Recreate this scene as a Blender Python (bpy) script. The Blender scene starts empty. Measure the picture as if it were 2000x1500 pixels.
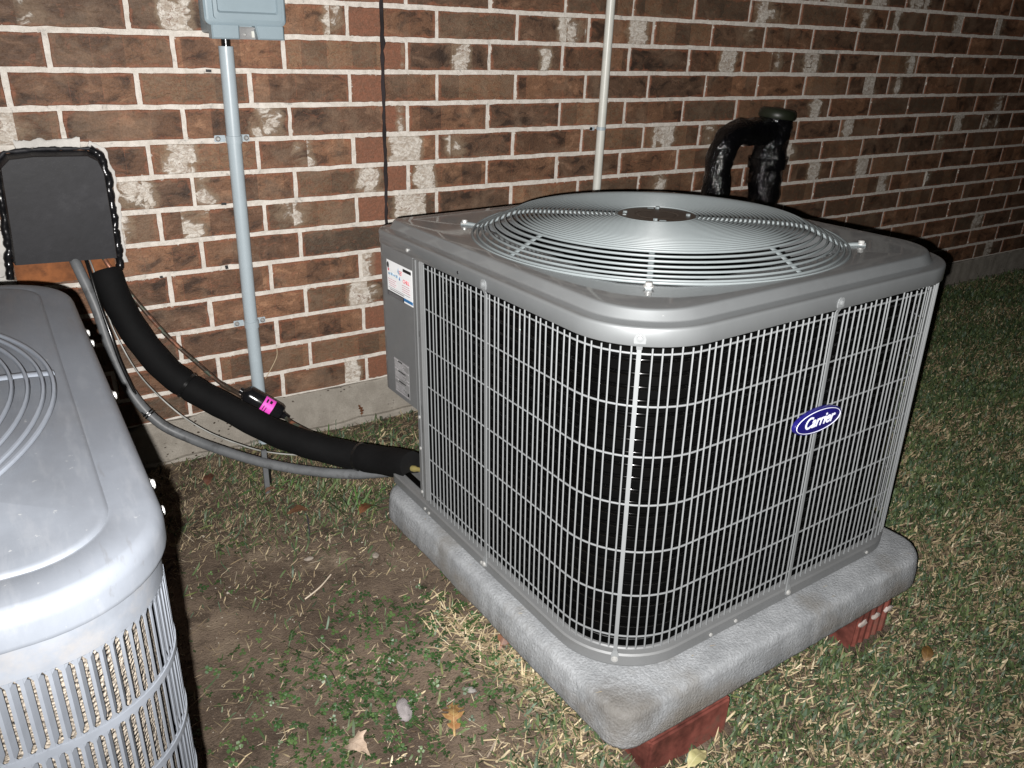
import bpy, bmesh, math, random
import numpy as np
from mathutils import Vector, Matrix, Euler, noise as mnoise
random.seed(7); rng = np.random.default_rng(11)
S = bpy.context.scene; COL = S.collection
PI = math.pi; R = math.radians

# ------------------------------------------------------------ camera, world, light
F_ = Vector((0.5033, 0.7620, -0.4073)); RT = Vector((0.843, -0.537, 0.038))
F_.normalize(); RT = (RT - F_ * RT.dot(F_)).normalized(); UP = RT.cross(F_)
CAM = Vector((-0.1132, -2.0774, 1.1144))
cd = bpy.data.cameras.new('camera'); cam = bpy.data.objects.new('camera', cd); COL.objects.link(cam)
cam.matrix_world = Matrix.Translation(CAM) @ Matrix((RT, UP, -F_)).transposed().to_4x4()
cd.sensor_width = 36; cd.lens = 1568.15 / 2000 * 36; cd.clip_start = .02; cd.clip_end = 300
S.camera = cam
S.render.resolution_x = 1024; S.render.resolution_y = 768

W = bpy.data.worlds.new('World'); S.world = W; W.use_nodes = True
nt = W.node_tree; nt.nodes.clear()
sky = nt.nodes.new('ShaderNodeTexSky'); sky.sky_type = 'NISHITA'; sky.sun_disc = False
sky.sun_elevation = R(-4); sky.sun_rotation = R(200)
bg = nt.nodes.new('ShaderNodeBackground'); bg.inputs[1].default_value = .05
wo = nt.nodes.new('ShaderNodeOutputWorld')
nt.links.new(sky.outputs[0], bg.inputs[0]); nt.links.new(bg.outputs[0], wo.inputs[0])
# faint added sun lamp standing for moonlight, no such source in view
ml = bpy.data.lights.new('added_moonlight', 'SUN'); ml.energy = .006; ml.angle = R(.5); ml.color = (1, .96, .9)
mo = bpy.data.objects.new('added_moonlight', ml); COL.objects.link(mo); mo.rotation_euler = (R(35), R(10), R(-20)); mo.location = (0, -5, 8)
# the phone's flash LED, 4 cm left of and 2 cm below the lens
fl = bpy.data.lights.new('phone_flash', 'SPOT'); fl.energy = 268; fl.color = (1, .975, .95)
fl.shadow_soft_size = .0035; fl.spot_size = R(126); fl.spot_blend = 1.0
fo = bpy.data.objects.new('phone_flash', fl); COL.objects.link(fo)
fo.location = CAM - RT * .021 - UP * .016
aim = (F_ + RT * .04 + UP * .20).normalized()
fo.rotation_euler = aim.to_track_quat('-Z', 'Y').to_euler()

S.view_settings.view_transform = 'Standard'; S.view_settings.look = 'None'
S.view_settings.exposure = 0; S.view_settings.gamma = 1
try: S.view_settings.use_curve_mapping = False
except Exception: pass

# ------------------------------------------------------------ helpers
class MB:
    def __init__(s): s.v = []; s.f = []; s.m = []; s.fa = {}
    def add(s, vs, fs, mi=0):
        o = len(s.v); s.v += [tuple(v) for v in vs]; s.f += [tuple(i + o for i in f) for f in fs]; s.m += [mi] * len(fs); return s
    def box(s, c, d, mi=0, M=None):
        x, y, z = c; a, b, e = d[0] / 2, d[1] / 2, d[2] / 2
        vs = [Vector((x + i * a, y + j * b, z + k * e)) for k in (-1, 1) for j in (-1, 1) for i in (-1, 1)]
        if M: vs = [M @ v for v in vs]
        return s.add(vs, [(0, 2, 3, 1), (4, 5, 7, 6), (0, 1, 5, 4), (2, 6, 7, 3), (0, 4, 6, 2), (1, 3, 7, 5)], mi)
    def bbox(s, c, d, bev=.002, mi=0):
        bm = bmesh.new(); bmesh.ops.create_cube(bm, size=1)
        for v in bm.verts: v.co = Vector((c[0] + v.co.x * d[0], c[1] + v.co.y * d[1], c[2] + v.co.z * d[2]))
        bmesh.ops.bevel(bm, geom=bm.edges[:], offset=bev, segments=2, affect='EDGES', clamp_overlap=True)
        bm.verts.index_update(); vs = [v.co.copy() for v in bm.verts]; fs = [[v.index for v in f.verts] for f in bm.faces]; bm.free()
        return s.add(vs, fs, mi)
    def tube(s, pts, r, n=8, closed=False, caps=True, mi=0, sx=1):
        pts = [Vector(p) for p in pts]; N = len(pts); rr = r if isinstance(r, (list, tuple)) else [r] * N
        prev = None; o = len(s.v)
        for i, p in enumerate(pts):
            if closed: t = pts[(i + 1) % N] - pts[i - 1]
            else: t = pts[min(i + 1, N - 1)] - pts[max(i - 1, 0)]
            t.normalize()
            if prev is None:
                a = Vector((0, 0, 1)) if abs(t.z) < .9 else Vector((1, 0, 0))
                u = t.cross(a).normalized()
            else: u = (prev - t * prev.dot(t)).normalized()
            prev = u; w = t.cross(u)
            for k in range(n):
                an = 2 * PI * k / n; s.v.append(tuple(p + (u * math.cos(an) + w * math.sin(an) * sx) * rr[i]))
        M = N if closed else N - 1
        for i in range(M):
            for k in range(n):
                a = o + i * n + k; b = o + i * n + (k + 1) % n; c = o + ((i + 1) % N) * n + (k + 1) % n; d = o + ((i + 1) % N) * n + k
                s.f.append((a, b, c, d)); s.m.append(mi)
        if caps and not closed:
            s.f.append(tuple(o + k for k in range(n))[::-1]); s.m.append(mi)
            s.f.append(tuple(o + (N - 1) * n + k for k in range(n))); s.m.append(mi)
        return s
    def loops(s, L, closed=True, cap0=False, cap1=False, mi=0):
        o = len(s.v); n = len(L[0])
        for l in L: s.v += [tuple(p) for p in l]
        for i in range(len(L) - 1):
            for k in range(n if closed else n - 1):
                k2 = (k + 1) % n
                s.f.append((o + i * n + k, o + i * n + k2, o + (i + 1) * n + k2, o + (i + 1) * n + k)); s.m.append(mi)
        if cap0: s.f.append(tuple(o + k for k in range(n))[::-1]); s.m.append(mi)
        if cap1: s.f.append(tuple(o + (len(L) - 1) * n + k for k in range(n))); s.m.append(mi)
        return s
    def lathe(s, prof, c, ax=Vector((0, 0, 1)), n=24, mi=0):
        ax = Vector(ax).normalized(); a = Vector((0, 0, 1)) if abs(ax.z) < .9 else Vector((1, 0, 0)); u = ax.cross(a).normalized(); w = ax.cross(u); c = Vector(c)
        L = [[c + ax * h + (u * math.cos(2 * PI * k / n) + w * math.sin(2 * PI * k / n)) * max(r, 1e-5) for k in range(n)] for r, h in prof]
        return s.loops(L, True, True, True, mi)
    def prism(s, poly, z0, z1, mi=0):
        n = len(poly); o = len(s.v)
        s.v += [(x, y, z0) for x, y in poly] + [(x, y, z1) for x, y in poly]
        for k in range(n): s.f.append((o + k, o + (k + 1) % n, o + n + (k + 1) % n, o + n + k)); s.m.append(mi)
        s.f.append(tuple(o + k for k in range(n))[::-1]); s.f.append(tuple(o + n + k for k in range(n))); s.m += [mi, mi]
        return s
    def mesh(s, name, mats, smooth=False, angle=None):
        me = bpy.data.meshes.new(name); me.from_pydata(s.v, [], s.f)
        for m in (mats if isinstance(mats, (list, tuple)) else [mats]): me.materials.append(m)
        if any(s.m): me.polygons.foreach_set('material_index', s.m)
        if smooth:
            me.polygons.foreach_set('use_smooth', [True] * len(s.f))
            if angle is not None: me.set_sharp_from_angle(angle=R(angle))
        me.update(); return me

def ob(name, me, parent=None, loc=None, rot=None):
    o = bpy.data.objects.new(name, me); COL.objects.link(o)
    if parent: o.parent = parent
    if loc is not None: o.location = loc
    if rot is not None: o.rotation_euler = rot
    return o
def put(name, mb, mat, parent=None, smooth=False, angle=35, **k):
    return ob(name, mb.mesh(name, mat, smooth, angle if smooth else None), parent, **k)
def tag(o, label=None, cat=None, group=None, kind=None):
    if label: o['label'] = label
    if cat: o['category'] = cat
    if group: o['group'] = group
    if kind: o['kind'] = kind
    return o
def empty(name, loc=(0, 0, 0), rot=(0, 0, 0)):
    o = bpy.data.objects.new(name, None); COL.objects.link(o); o.location = loc; o.rotation_euler = rot; o.empty_display_size = .05; return o
def smooth_path(P, k=6):
    P = [Vector(p) for p in P]; out = []
    for i in range(len(P) - 1):
        p0, p1, p2, p3 = P[max(i - 1, 0)], P[i], P[i + 1], P[min(i + 2, len(P) - 1)]
        for j in range(k):
            t = j / k; out.append(.5 * ((2 * p1) + (p2 - p0) * t + (2 * p0 - 5 * p1 + 4 * p2 - p3) * t * t + (3 * p1 - p0 - 3 * p2 + p3) * t ** 3))
    return out + [P[-1]]

# ------------------------------------------------------------ materials
class NT:
    def __init__(s, name):
        s.mat = bpy.data.materials.new(name); s.mat.use_nodes = True; s.t = s.mat.node_tree; s.t.nodes.clear()
        s.out = s.n('ShaderNodeOutputMaterial'); s.b = s.n('ShaderNodeBsdfPrincipled'); s.l(s.b.outputs[0], s.out.inputs[0])
    def n(s, ty, **k):
        x = s.t.nodes.new(ty)
        for a, b in k.items(): setattr(x, a, b)
        return x
    def l(s, a, b): s.t.links.new(a, b)
    def co(s, which='Object'): return s.n('ShaderNodeTexCoord').outputs[which]
    def attr(s, name, o='Fac'): x = s.n('ShaderNodeAttribute'); x.attribute_name = name; return x.outputs[o]
    def val(s, v): return v
    def put(s, sock, v):
        if hasattr(v, 'links') or isinstance(v, bpy.types.NodeSocket): s.l(v, sock)
        else: sock.default_value = v if not isinstance(v, tuple) or len(v) != 3 or sock.type != 'RGBA' else (*v, 1)
    def noise(s, vec, scale=5, detail=4, rough=.55, dist=0, out=0):
        x = s.n('ShaderNodeTexNoise'); s.put(x.inputs['Vector'], vec); x.inputs['Scale'].default_value = scale; x.inputs['Detail'].default_value = detail
        x.inputs['Roughness'].default_value = rough; x.inputs['Distortion'].default_value = dist; return x.outputs[out]
    def vor(s, vec, scale, out='Distance', feature='F1', rnd=1):
        x = s.n('ShaderNodeTexVoronoi', feature=feature); s.put(x.inputs['Vector'], vec); x.inputs['Scale'].default_value = scale; x.inputs['Randomness'].default_value = rnd; return x.outputs[out]
    def m(s, op, a, b=0, c=0, clamp=False):
        x = s.n('ShaderNodeMath', operation=op); x.use_clamp = clamp; s.put(x.inputs[0], a); s.put(x.inputs[1], b)
        if len(x.inputs) > 2: s.put(x.inputs[2], c)
        return x.outputs[0]
    def ramp(s, f, a, b, lo=0., hi=1., sm=True):
        x = s.n('ShaderNodeMapRange'); x.interpolation_type = 'SMOOTHSTEP' if sm else 'LINEAR'
        s.put(x.inputs[0], f); s.put(x.inputs[1], a); s.put(x.inputs[2], b); x.inputs[3].default_value = lo; x.inputs[4].default_value = hi; return x.outputs[0]
    def mix(s, f, a, b, mode='MIX'):
        x = s.n('ShaderNodeMix', data_type='RGBA', blend_type=mode); s.put(x.inputs[0], f); s.put(x.inputs[6], a); s.put(x.inputs[7], b); return x.outputs[2]
    def scale(s, vec, v, add=None):
        x = s.n('ShaderNodeMapping'); s.put(x.inputs[0], vec); x.inputs['Scale'].default_value = v
        if add is not None: s.put(x.inputs['Location'], add)
        return x.outputs[0]
    def xyz(s, vec): x = s.n('ShaderNodeSeparateXYZ'); s.l(vec, x.inputs[0]); return x.outputs
    def comb(s, a, b, c): x = s.n('ShaderNodeCombineXYZ'); s.put(x.inputs[0], a); s.put(x.inputs[1], b); s.put(x.inputs[2], c); return x.outputs[0]
    def vadd(s, a, b): x = s.n('ShaderNodeVectorMath', operation='ADD'); s.put(x.inputs[0], a); s.put(x.inputs[1], b); return x.outputs[0]
    def bump(s, h, strength=.5, dist=.002, prev=None):
        x = s.n('ShaderNodeBump'); s.put(x.inputs['Height'], h); x.inputs['Strength'].default_value = strength; x.inputs['Distance'].default_value = dist
        if prev is not None: s.l(prev, x.inputs['Normal'])
        return x.outputs[0]
    def fin(s, col=None, rough=.6, metal=0, nrm=None, spec=.5, coat=0, coatr=.1):
        if col is not None: s.put(s.b.inputs['Base Color'], col)
        s.put(s.b.inputs['Roughness'], rough); s.put(s.b.inputs['Metallic'], metal); s.b.inputs['Specular IOR Level'].default_value = spec
        s.b.inputs['Coat Weight'].default_value = coat; s.b.inputs['Coat Roughness'].default_value = coatr
        if nrm is not None: s.l(nrm, s.b.inputs['Normal'])
        return s.mat

def paint(name, c, rough=.4, var=.06, spec=.5, metal=0, coat=0, bumpn=.15, bscale=220, dirt=0, dirtc=(.2, .17, .12), coatr=.08):
    g = NT(name); v = g.co(); n1 = g.noise(v, 9, 5); n2 = g.noise(v, 60, 3)
    k = g.m('ADD', g.m('MULTIPLY', n1, .7), g.m('MULTIPLY', n2, .3))
    a = tuple(x * (1 - var * 2) for x in c); b = tuple(min(1, x * (1 + var * 2)) for x in c)
    col = g.mix(g.ramp(k, .3, .7), a, b)
    if dirt: col = g.mix(g.m('MULTIPLY', g.ramp(g.noise(v, 14, 8, .7), .52, .72), dirt), col, dirtc)
    nr = g.bump(g.noise(v, bscale, 3), bumpn, .0006)
    return g.fin(col, g.m('ADD', rough - .05, g.m('MULTIPLY', n1, .1)), metal, nr, spec, coat, coatr)

def brick_material(name='fired_brick', plain=False):
    g = NT(name); r1 = g.attr('r1'); r2 = g.attr('r2'); wa = g.attr('wamt'); wu = g.attr('wu'); ww = g.attr('ww'); red = g.attr('redness')
    uv = g.attr('buv', 'Vector'); q = g.xyz(uv); u = q[0]; vv = q[1]; L = g.attr('blen')
    P = g.comb(g.m('ADD', u, g.m('MULTIPLY', r1, 40)), g.m('ADD', vv, g.m('MULTIPLY', r2, 40)), g.m('MULTIPLY', r1, 17))
    P1 = g.scale(P, (1, 1.6, 1))
    warp = g.noise(P1, 14, 4, .6, 0, 1)
    Pw = g.vadd(P1, g.scale(warp, (.05, .05, .0)))
    n1 = g.noise(Pw, 16, 6, .62, .6); n2 = g.noise(Pw, 55, 5, .65, 1.2); n3 = g.noise(P, 260, 3, .6)
    dark = (.046, .028, .019); mid = (.128, .075, .047); lite = (.215, .132, .086); orange = (.265, .100, .054); grey = (.125, .098, .068)
    c = g.mix(g.ramp(n1, .34, .5), dark, mid); c = g.mix(g.ramp(n1, .52, .68), c, lite)
    c = g.mix(g.m('MULTIPLY', g.ramp(r2, .55, .8), .65), c, g.mix(g.ramp(n2, .4, .6), grey, mid))
    # per-brick tone
    c = g.mix(1, c, g.mix(r1, (.66, .66, .66), (1.42, 1.30, 1.22)), 'MULTIPLY')
    # vertical setting bands
    bi = g.m('FLOOR', g.m('ADD', g.m('MULTIPLY', u, 15), g.m('MULTIPLY', r2, 9)))
    wn = g.n('ShaderNodeTexWhiteNoise', noise_dimensions='2D'); g.put(wn.inputs['Vector'], g.comb(bi, g.m('MULTIPLY', r1, 77), 0)); bn = wn.outputs[0]
    bandon = g.ramp(r1, .35, .45)
    c = g.mix(g.m('MULTIPLY', bandon, .8), c, g.mix(1, c, g.mix(bn, (.55, .53, .52), (1.42, 1.32, 1.2)), 'MULTIPLY'))
    fr = g.m('FRACT', g.m('ADD', g.m('MULTIPLY', u, 15), g.m('MULTIPLY', r2, 9)))
    line = g.m('MULTIPLY', g.m('MULTIPLY', g.ramp(fr, .0, .035, 1, 0), bandon), g.ramp(g.noise(P, 30, 2), .42, .55))
    c = g.mix(g.m('MULTIPLY', line, .55), c, orange)
    # dark fire smudges
    sm = g.ramp(g.noise(Pw, 26, 6, .7, 1.5), .60, .70)
    c = g.mix(g.m('MULTIPLY', sm, .7), c, (.028, .017, .012))
    # orange arrises
    H = .0669
    ed = g.m('MINIMUM', g.m('MINIMUM', vv, g.m('SUBTRACT', H, vv)), g.m('MINIMUM', u, g.m('SUBTRACT', L, u)))
    edn = g.m('ADD', ed, g.m('MULTIPLY', g.m('SUBTRACT', g.noise(P, 45, 4), .5), .026))
    c = g.mix(g.m('MULTIPLY', g.ramp(edn, .001, .008, 1, 0), .62), c, orange)
    c = g.mix(g.m('MULTIPLY', g.ramp(g.noise(Pw, 22, 5, .6, 2), .58, .66), .28), c, orange)
    sw = g.ramp(g.m('ABSOLUTE', g.m('SUBTRACT', g.noise(Pw, 15, 3, .55, 3.5), .5)), .0, .022, 1, 0)
    c = g.mix(g.m('MULTIPLY', sw, .45), c, (.035, .02, .014))
    c = g.mix(g.m('MULTIPLY', g.ramp(g.noise(P, 9, 4, .6, .5), .5, .68), .5), c, (.20, .135, .090))
    # plain cut faces
    rc = g.mix(g.ramp(n2, .3, .7), (.23, .095, .055), (.17, .082, .05))
    c = g.mix(red, c, rc)
    # slurry whites
    du = g.m('DIVIDE', g.m('ABSOLUTE', g.m('SUBTRACT', u, wu)), ww)
    fall = g.m('SUBTRACT', 1.0, g.m('MULTIPLY', g.m('MULTIPLY', du, du), .55))
    dv = g.m('DIVIDE', g.m('ABSOLUTE', g.m('SUBTRACT', vv, .034)), .05); fall = g.m('SUBTRACT', fall, g.m('MULTIPLY', g.m('MULTIPLY', dv, dv), .35))
    wn1 = g.noise(Pw, 15, 9, .62, 1.2); wn2 = g.noise(Pw, 18, 3, .5)
    wk = g.m('ADD', g.m('MULTIPLY', g.m('SUBTRACT', wn1, .5), 1.8), g.m('ADD', g.m('MULTIPLY', g.m('SUBTRACT', wn2, .5), 1.2), g.m('ADD', g.m('MULTIPLY', fall, wa), g.m('MULTIPLY', g.m('SUBTRACT', bn, .5), .85))))
    wm = g.m('MULTIPLY', g.ramp(wk, .30, .52), g.ramp(wa, .05, .2))
    vein = g.ramp(g.m('ABSOLUTE', g.m('SUBTRACT', g.noise(Pw, 34, 3, .5, 2.5), .5)), .0, .03, 1, 0)
    wc = g.mix(g.ramp(n2, .35, .65), (.38, .32, .26), (.64, .60, .54))
    wc = g.mix(g.m('MULTIPLY', g.m('MULTIPLY', vein, g.ramp(g.noise(P, 20, 2), .45, .6)), .85), wc, (.17, .085, .055))
    c = g.mix(wm, c, wc)
    halo = g.m('MULTIPLY', g.ramp(wk, -.15, .35), g.ramp(wa, .1, .4))
    c = g.mix(g.m('MULTIPLY', g.m('MULTIPLY', halo, g.m('SUBTRACT', 1, wm)), .65), c, (.25, .185, .125))
    # mortar film creeping over edges
    mf = g.ramp(g.m('ADD', ed, g.m('MULTIPLY', g.noise(P, 55, 4, .7), .022)), .0080, .0095, 1, 0)
    c = g.mix(mf, c, (.55, .51, .455))
    c = g.mix(1, c, g.mix(g.ramp(n3, .3, .7), (.86, .86, .86), (1.12, 1.12, 1.12)), 'MULTIPLY')
    h = g.m('ADD', g.m('MULTIPLY', n2, .6), g.m('ADD', g.m('MULTIPLY', n3, .25), g.m('MULTIPLY', wm, .25)))
    nr = g.bump(h, .85, .005)
    return g.fin(c, g.ramp(wm, 0, 1, .62, .8), 0, nr, .35)

def mortar_material():
    g = NT('white_mortar'); v = g.co(); n = g.noise(v, 60, 6, .7); n0 = g.noise(v, 3, 3); n9 = g.noise(v, 420, 3)
    c = g.mix(g.ramp(n, .35, .65), (.54, .50, .445), (.68, .64, .585))
    x = g.xyz(v); lowgrey = g.m('MULTIPLY', g.ramp(g.m('SUBTRACT', g.m('ADD', x[0], g.m('MULTIPLY', n0, .5)), x[2]), .1, 1.4), .0)
    c = g.mix(g.m('MULTIPLY', g.ramp(g.noise(v, 34, 6, .8, 1), .56, .66), .55), c, (.20, .20, .19))
    c = g.mix(lowgrey, c, (.3, .29, .27))
    c = g.mix(g.m('MULTIPLY', g.ramp(n9, .62, .7), .4), c, (.25, .22, .19))
    return g.fin(c, .9, 0, g.bump(g.m('ADD', n, g.m('MULTIPLY', n9, .6)), .6, .003), .2)

def concrete(name, a, b, pits=.0, tint=None, sc=1.0, pit_c=(.05, .035, .025)):
    g = NT(name); v = g.co(); n = g.noise(v, 18 * sc, 8, .65); f = g.noise(v, 330 * sc, 3, .7); n2 = g.noise(v, 3.5, 3)
    c = g.mix(g.ramp(n, .32, .68), a, b); c = g.mix(g.ramp(f, .35, .7, .0, .35), c, tuple(x * .55 for x in a))
    if tint: c = g.mix(g.ramp(n2, .45, .7, 0, .6), c, tint)
    h = g.m('ADD', g.m('MULTIPLY', n, .5), g.m('MULTIPLY', f, .6))
    if pits:
        pv = g.vor(g.scale(g.vadd(v, g.scale(g.noise(v, 40, 2, .5, 0, 1), (.012, .012, .012))), (1, 1, 1.6)), 58)
        pm = g.m('MULTIPLY', g.ramp(pv, .13, .24, 1, 0), g.ramp(g.noise(v, 7, 3), .47, .6))
        c = g.mix(g.m('MULTIPLY', pm, pits), c, pit_c); h = g.m('SUBTRACT', h, g.m('MULTIPLY', pm, 1.5))
    return g.fin(c, .88, 0, g.bump(h, .7, .0022), .25)

def attr_leaf(name, attr='col', rough=.55, spec=.4, trans=.0):
    g = NT(name); c = g.attr(attr, 'Color'); v = g.co(); c = g.mix(1, c, g.mix(g.noise(v, 90, 3), (.75, .75, .75), (1.25, 1.25, 1.2)), 'MULTIPLY')
    return g.fin(c, rough, 0, None, spec)

M = {}
M['brick'] = brick_material(); M['mortar'] = mortar_material()
M['found'] = concrete('foundation_concrete', (.26, .235, .20), (.36, .33, .285), 1.0, (.27, .245, .21))
g = NT('pad_concrete'); v = g.co(); n = g.noise(v, 16, 8, .7); f = g.noise(v, 210, 4, .75); n2 = g.noise(v, 4.5, 5, .6); vo = g.vor(v, 240)
c = g.mix(g.ramp(n, .35, .65), (.215, .225, .235), (.30, .312, .325)); c = g.mix(g.ramp(f, .40, .62, 0, .45), c, (.14, .145, .15)); c = g.mix(g.ramp(f, .60, .72, 0, .5), c, (.42, .43, .44))
c = g.mix(g.ramp(n2, .50, .64, 0, .7), c, (.155, .148, .135))
dist = g.n('ShaderNodeVectorMath', operation='DISTANCE'); g.l(v, dist.inputs[0]); dist.inputs[1].default_value = (-.40, -.43, -.01)
c = g.mix(g.m('MULTIPLY', g.ramp(g.m('ADD', dist.outputs['Value'], g.m('MULTIPLY', n, .10)), .07, .125, 1, 0), .7), c, (.09, .078, .062)); zz = g.xyz(v)[2]
c = g.mix(g.m('MULTIPLY', g.ramp(g.m('ADD', zz, g.m('MULTIPLY', n, .05)), -.035, .0, .55, 0), g.ramp(n2, .35, .6)), c, (.17, .145, .115))
M['pad'] = g.fin(c, .92, 0, g.bump(g.m('ADD', g.m('ADD', g.m('MULTIPLY', n, .5), f), g.m('MULTIPLY', vo, .5)), .75, .0022), .2)
M['body'] = paint('grey_cabinet_paint', (.19, .195, .198), .58, .03, .5, metal=.45, coat=.3, bumpn=.05)
M['lid'] = paint('grey_lid_paint', (.185, .195, .20), .54, .02, .5, metal=.5, coat=.7, bumpn=.03, coatr=.04)
M['wire'] = paint('grey_wire_coating', (.165, .173, .177), .5, .02, .3, bumpn=.0)
M['ring'] = paint('grey_guard_coating', (.155, .175, .18), .45, .02, .4, bumpn=.0)
M['coil'] = paint('black_coil', (.0012, .0012, .0012), .7, .2, .03, bumpn=.3)
M['coiltube'] = paint('black_gloss_tube', (.0012, .0012, .0012), .10, .1, .5, bumpn=0)
M['inside'] = paint('dark_interior', (.006, .006, .006), .3, .1, .3)
M['steel'] = paint('zinc_screw', (.42, .42, .41), .42, .05, .5, metal=.4, bumpn=0)
M['hub'] = paint('brown_hub_plate', (.032, .025, .02), .35, .1, .5)
M['white'] = paint('white_label', (.72, .73, .74), .5, .02); M['blackp'] = paint('black_print', (.012, .012, .013), .5, .1)
M['redp'] = paint('red_print', (.55, .12, .14), .5, .05); M['bluep'] = paint('blue_print', (.03, .14, .32), .5, .05); M['lbluep'] = paint('pale_blue_print', (.28, .40, .52), .5, .1)
M['greyp'] = paint('grey_print', (.30, .29, .30), .5, .1); M['pinkp'] = paint('pink_print', (.55, .33, .36), .5, .1)
M['plate'] = paint('grey_rating_label', (.21, .21, .21), .4, .15); M['navy'] = paint('navy_badge', (.010, .008, .11), .25, .02, .5, coat=.4)
M['badgew'] = paint('white_badge_print', (.72, .74, .86), .4, .01)
M['old'] = paint('weathered_light_grey_paint', (.094, .103, .118), .5, .09, .42, dirt=.55, dirtc=(.135, .125, .115), bscale=90, bumpn=.2)
g = NT('weathered_lid_paint'); v = g.co(); n = g.noise(v, 7, 6, .6); st_ = g.noise(g.scale(v, (3, .55, 1)), 26, 5, .65); sp_n = g.noise(v, 150, 4, .6); big = g.noise(v, 2.6, 3)
c = g.mix(g.ramp(n, .35, .65), (.076, .083, .095), (.092, .101, .116)); c = g.mix(g.ramp(st_, .50, .68, 0, .4), c, (.108, .114, .125)); c = g.mix(g.ramp(st_, .36, .28, 0, .35), c, (.062, .062, .064))
c = g.mix(g.m('MULTIPLY', g.ramp(big, .50, .66), .35), c, (.084, .077, .071)); c = g.mix(g.ramp(sp_n, .68, .74, 0, .8), c, (.16, .165, .17)); c = g.mix(g.ramp(sp_n, .27, .23, 0, .8), c, (.05, .045, .04))
M['oldlid'] = g.fin(c, g.ramp(st_, .3, .7, .40, .58), 0, g.bump(g.m('ADD', st_, g.m('MULTIPLY', sp_n, .4)), .12, .0012), .42)
M['oldring'] = paint('weathered_ring', (.125, .138, .16), .38, .05, .5)
M['beige'] = None
M['oldfan'] = paint('old_fan_blade', (.16, .17, .19), .4, .06, .5)
M['boxpl'] = paint('blue_grey_plastic', (.245, .31, .345), .42, .02, .45, bumpn=.1)
M['pvc'] = paint('grey_pvc', (.37, .43, .465), .36, .02, .5, bumpn=.02)
M['cream'] = paint('cream_pvc', (.60, .60, .55), .38, .03, .5, bumpn=.02)
M['foam'] = paint('black_foam_insulation', (.0042, .0042, .0045), .8, .15, .15, bscale=500, bumpn=.5)
M['tape'] = paint('black_tape', (.008, .008, .008), .2, .1, .5)
M['flex'] = paint('grey_flex_conduit', (.115, .12, .125), .45, .12, .4, dirt=.8, dirtc=(.02, .018, .016))
M['thin'] = paint('thin_grey_wire', (.30, .30, .28), .4, .1)
M['hood'] = paint('black_painted_metal', (.018, .018, .021), .55, .12, .3, dirt=.25, dirtc=(.07, .07, .075), bscale=60, bumpn=.5)
M['tar'] = paint('wet_black_tar', (.008, .008, .009), .22, .2, .5, bscale=55, bumpn=1.0)
M['rust'] = paint('rusty_steel', (.20, .070, .022), .7, .3, .3, dirt=.8, dirtc=(.05, .018, .008), bumpn=.6)
M['plaster'] = paint('white_plaster', (.55, .53, .50), .85, .08, .2, bscale=90, bumpn=.9)
M['caulk'] = paint('dark_joint_sealant', (.022, .017, .018), .6, .2, .3, bumpn=.5)
M['redbrick'] = paint('smooth_red_brick', (.140, .042, .032), .7, .35, .25, dirt=.75, dirtc=(.11, .075, .055), bscale=45, bumpn=1.0)
M['dab'] = paint('mortar_dab', (.38, .33, .30), .8, .1)
M['brass'] = paint('yellow_brass', (.50, .42, .16), .3, .05, .5, metal=.6)
M['drier'] = paint('black_drier_shell', (.008, .008, .009), .15, .1, .6)
M['pink'] = paint('pink_label', (.80, .08, .55), .5, .02)
M['grass'] = attr_leaf('grass_blade'); M['straw'] = attr_leaf('dry_straw', rough=.7, spec=.3); M['clover'] = attr_leaf('clover_leaf', rough=.45)
M['crumb'] = attr_leaf('soil_crumb', rough=.9, spec=.2)
g = NT('beige_spine_coil'); v = g.co(); n = g.vor(g.scale(v, (1, 1, 1)), 330); n2 = g.noise(v, 120, 4)
M['beige'] = g.fin(g.mix(g.ramp(n, .2, .7), (.155, .135, .108), (.11, .095, .078)), .7, 0, g.bump(g.m('ADD', n, n2), 1, .003), .3)
# copper with verdigris and soot
g = NT('tarnished_copper'); v = g.co(); n = g.noise(v, 22, 5)
M['copper'] = g.fin(g.mix(g.ramp(g.noise(v, 40, 4), .50, .60), g.mix(g.ramp(n, .45, .6), (.055, .038, .028), (.30, .125, .075)), (.085, .10, .075)), .38, .35, g.bump(n, .3, .001), .5)
# black shrink plastic wrap
g = NT('black_plastic_wrap'); v = g.co(); n = g.noise(g.scale(v, (1, 1, .6)), 30, 4, .6, 1.5)
n4 = g.noise(g.scale(v, (1, 1, 2.2)), 75, 4, .6, 1.0)
M['wrap'] = g.fin((.0025, .0025, .003), .10, 0, g.bump(g.m('ADD', n, g.m('MULTIPLY', n4, .25)), .8, .009), .5)
M['cap'] = paint('black_pipe_cap', (.014, .017, .010), .4, .1, .4)

# soil
g = NT('bare_soil'); v = g.co(); n = g.noise(v, 5, 8, .62); n2 = g.noise(v, 38, 8, .7); n3 = g.noise(v, 240, 4, .7)
c = g.mix(g.ramp(n, .35, .65), (.075, .055, .041), (.165, .125, .092)); c = g.mix(g.ramp(n2, .48, .68, 0, .7), c, (.085, .064, .049))
c = g.mix(g.ramp(g.noise(v, 9, 4), .58, .7, 0, .6), c, (.235, .185, .135))
c = g.mix(g.ramp(g.noise(v, 14, 6, .7), .54, .64, 0, .75), c, (.055, .041, .031)); c = g.mix(g.ramp(g.vor(v, 95), .0, .16, .5, 0), c, (.21, .175, .14)); c = g.mix(g.ramp(n3, .66, .74, 0, .7), c, (.30, .27, .23)); c = g.mix(g.ramp(n3, .36, .28, 0, .7), c, (.03, .02, .014))
M['soil'] = g.fin(c, .95, 0, g.bump(g.m('ADD', g.m('MULTIPLY', n2, .7), g.m('MULTIPLY', n3, .5)), .9, .008), .15)

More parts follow.
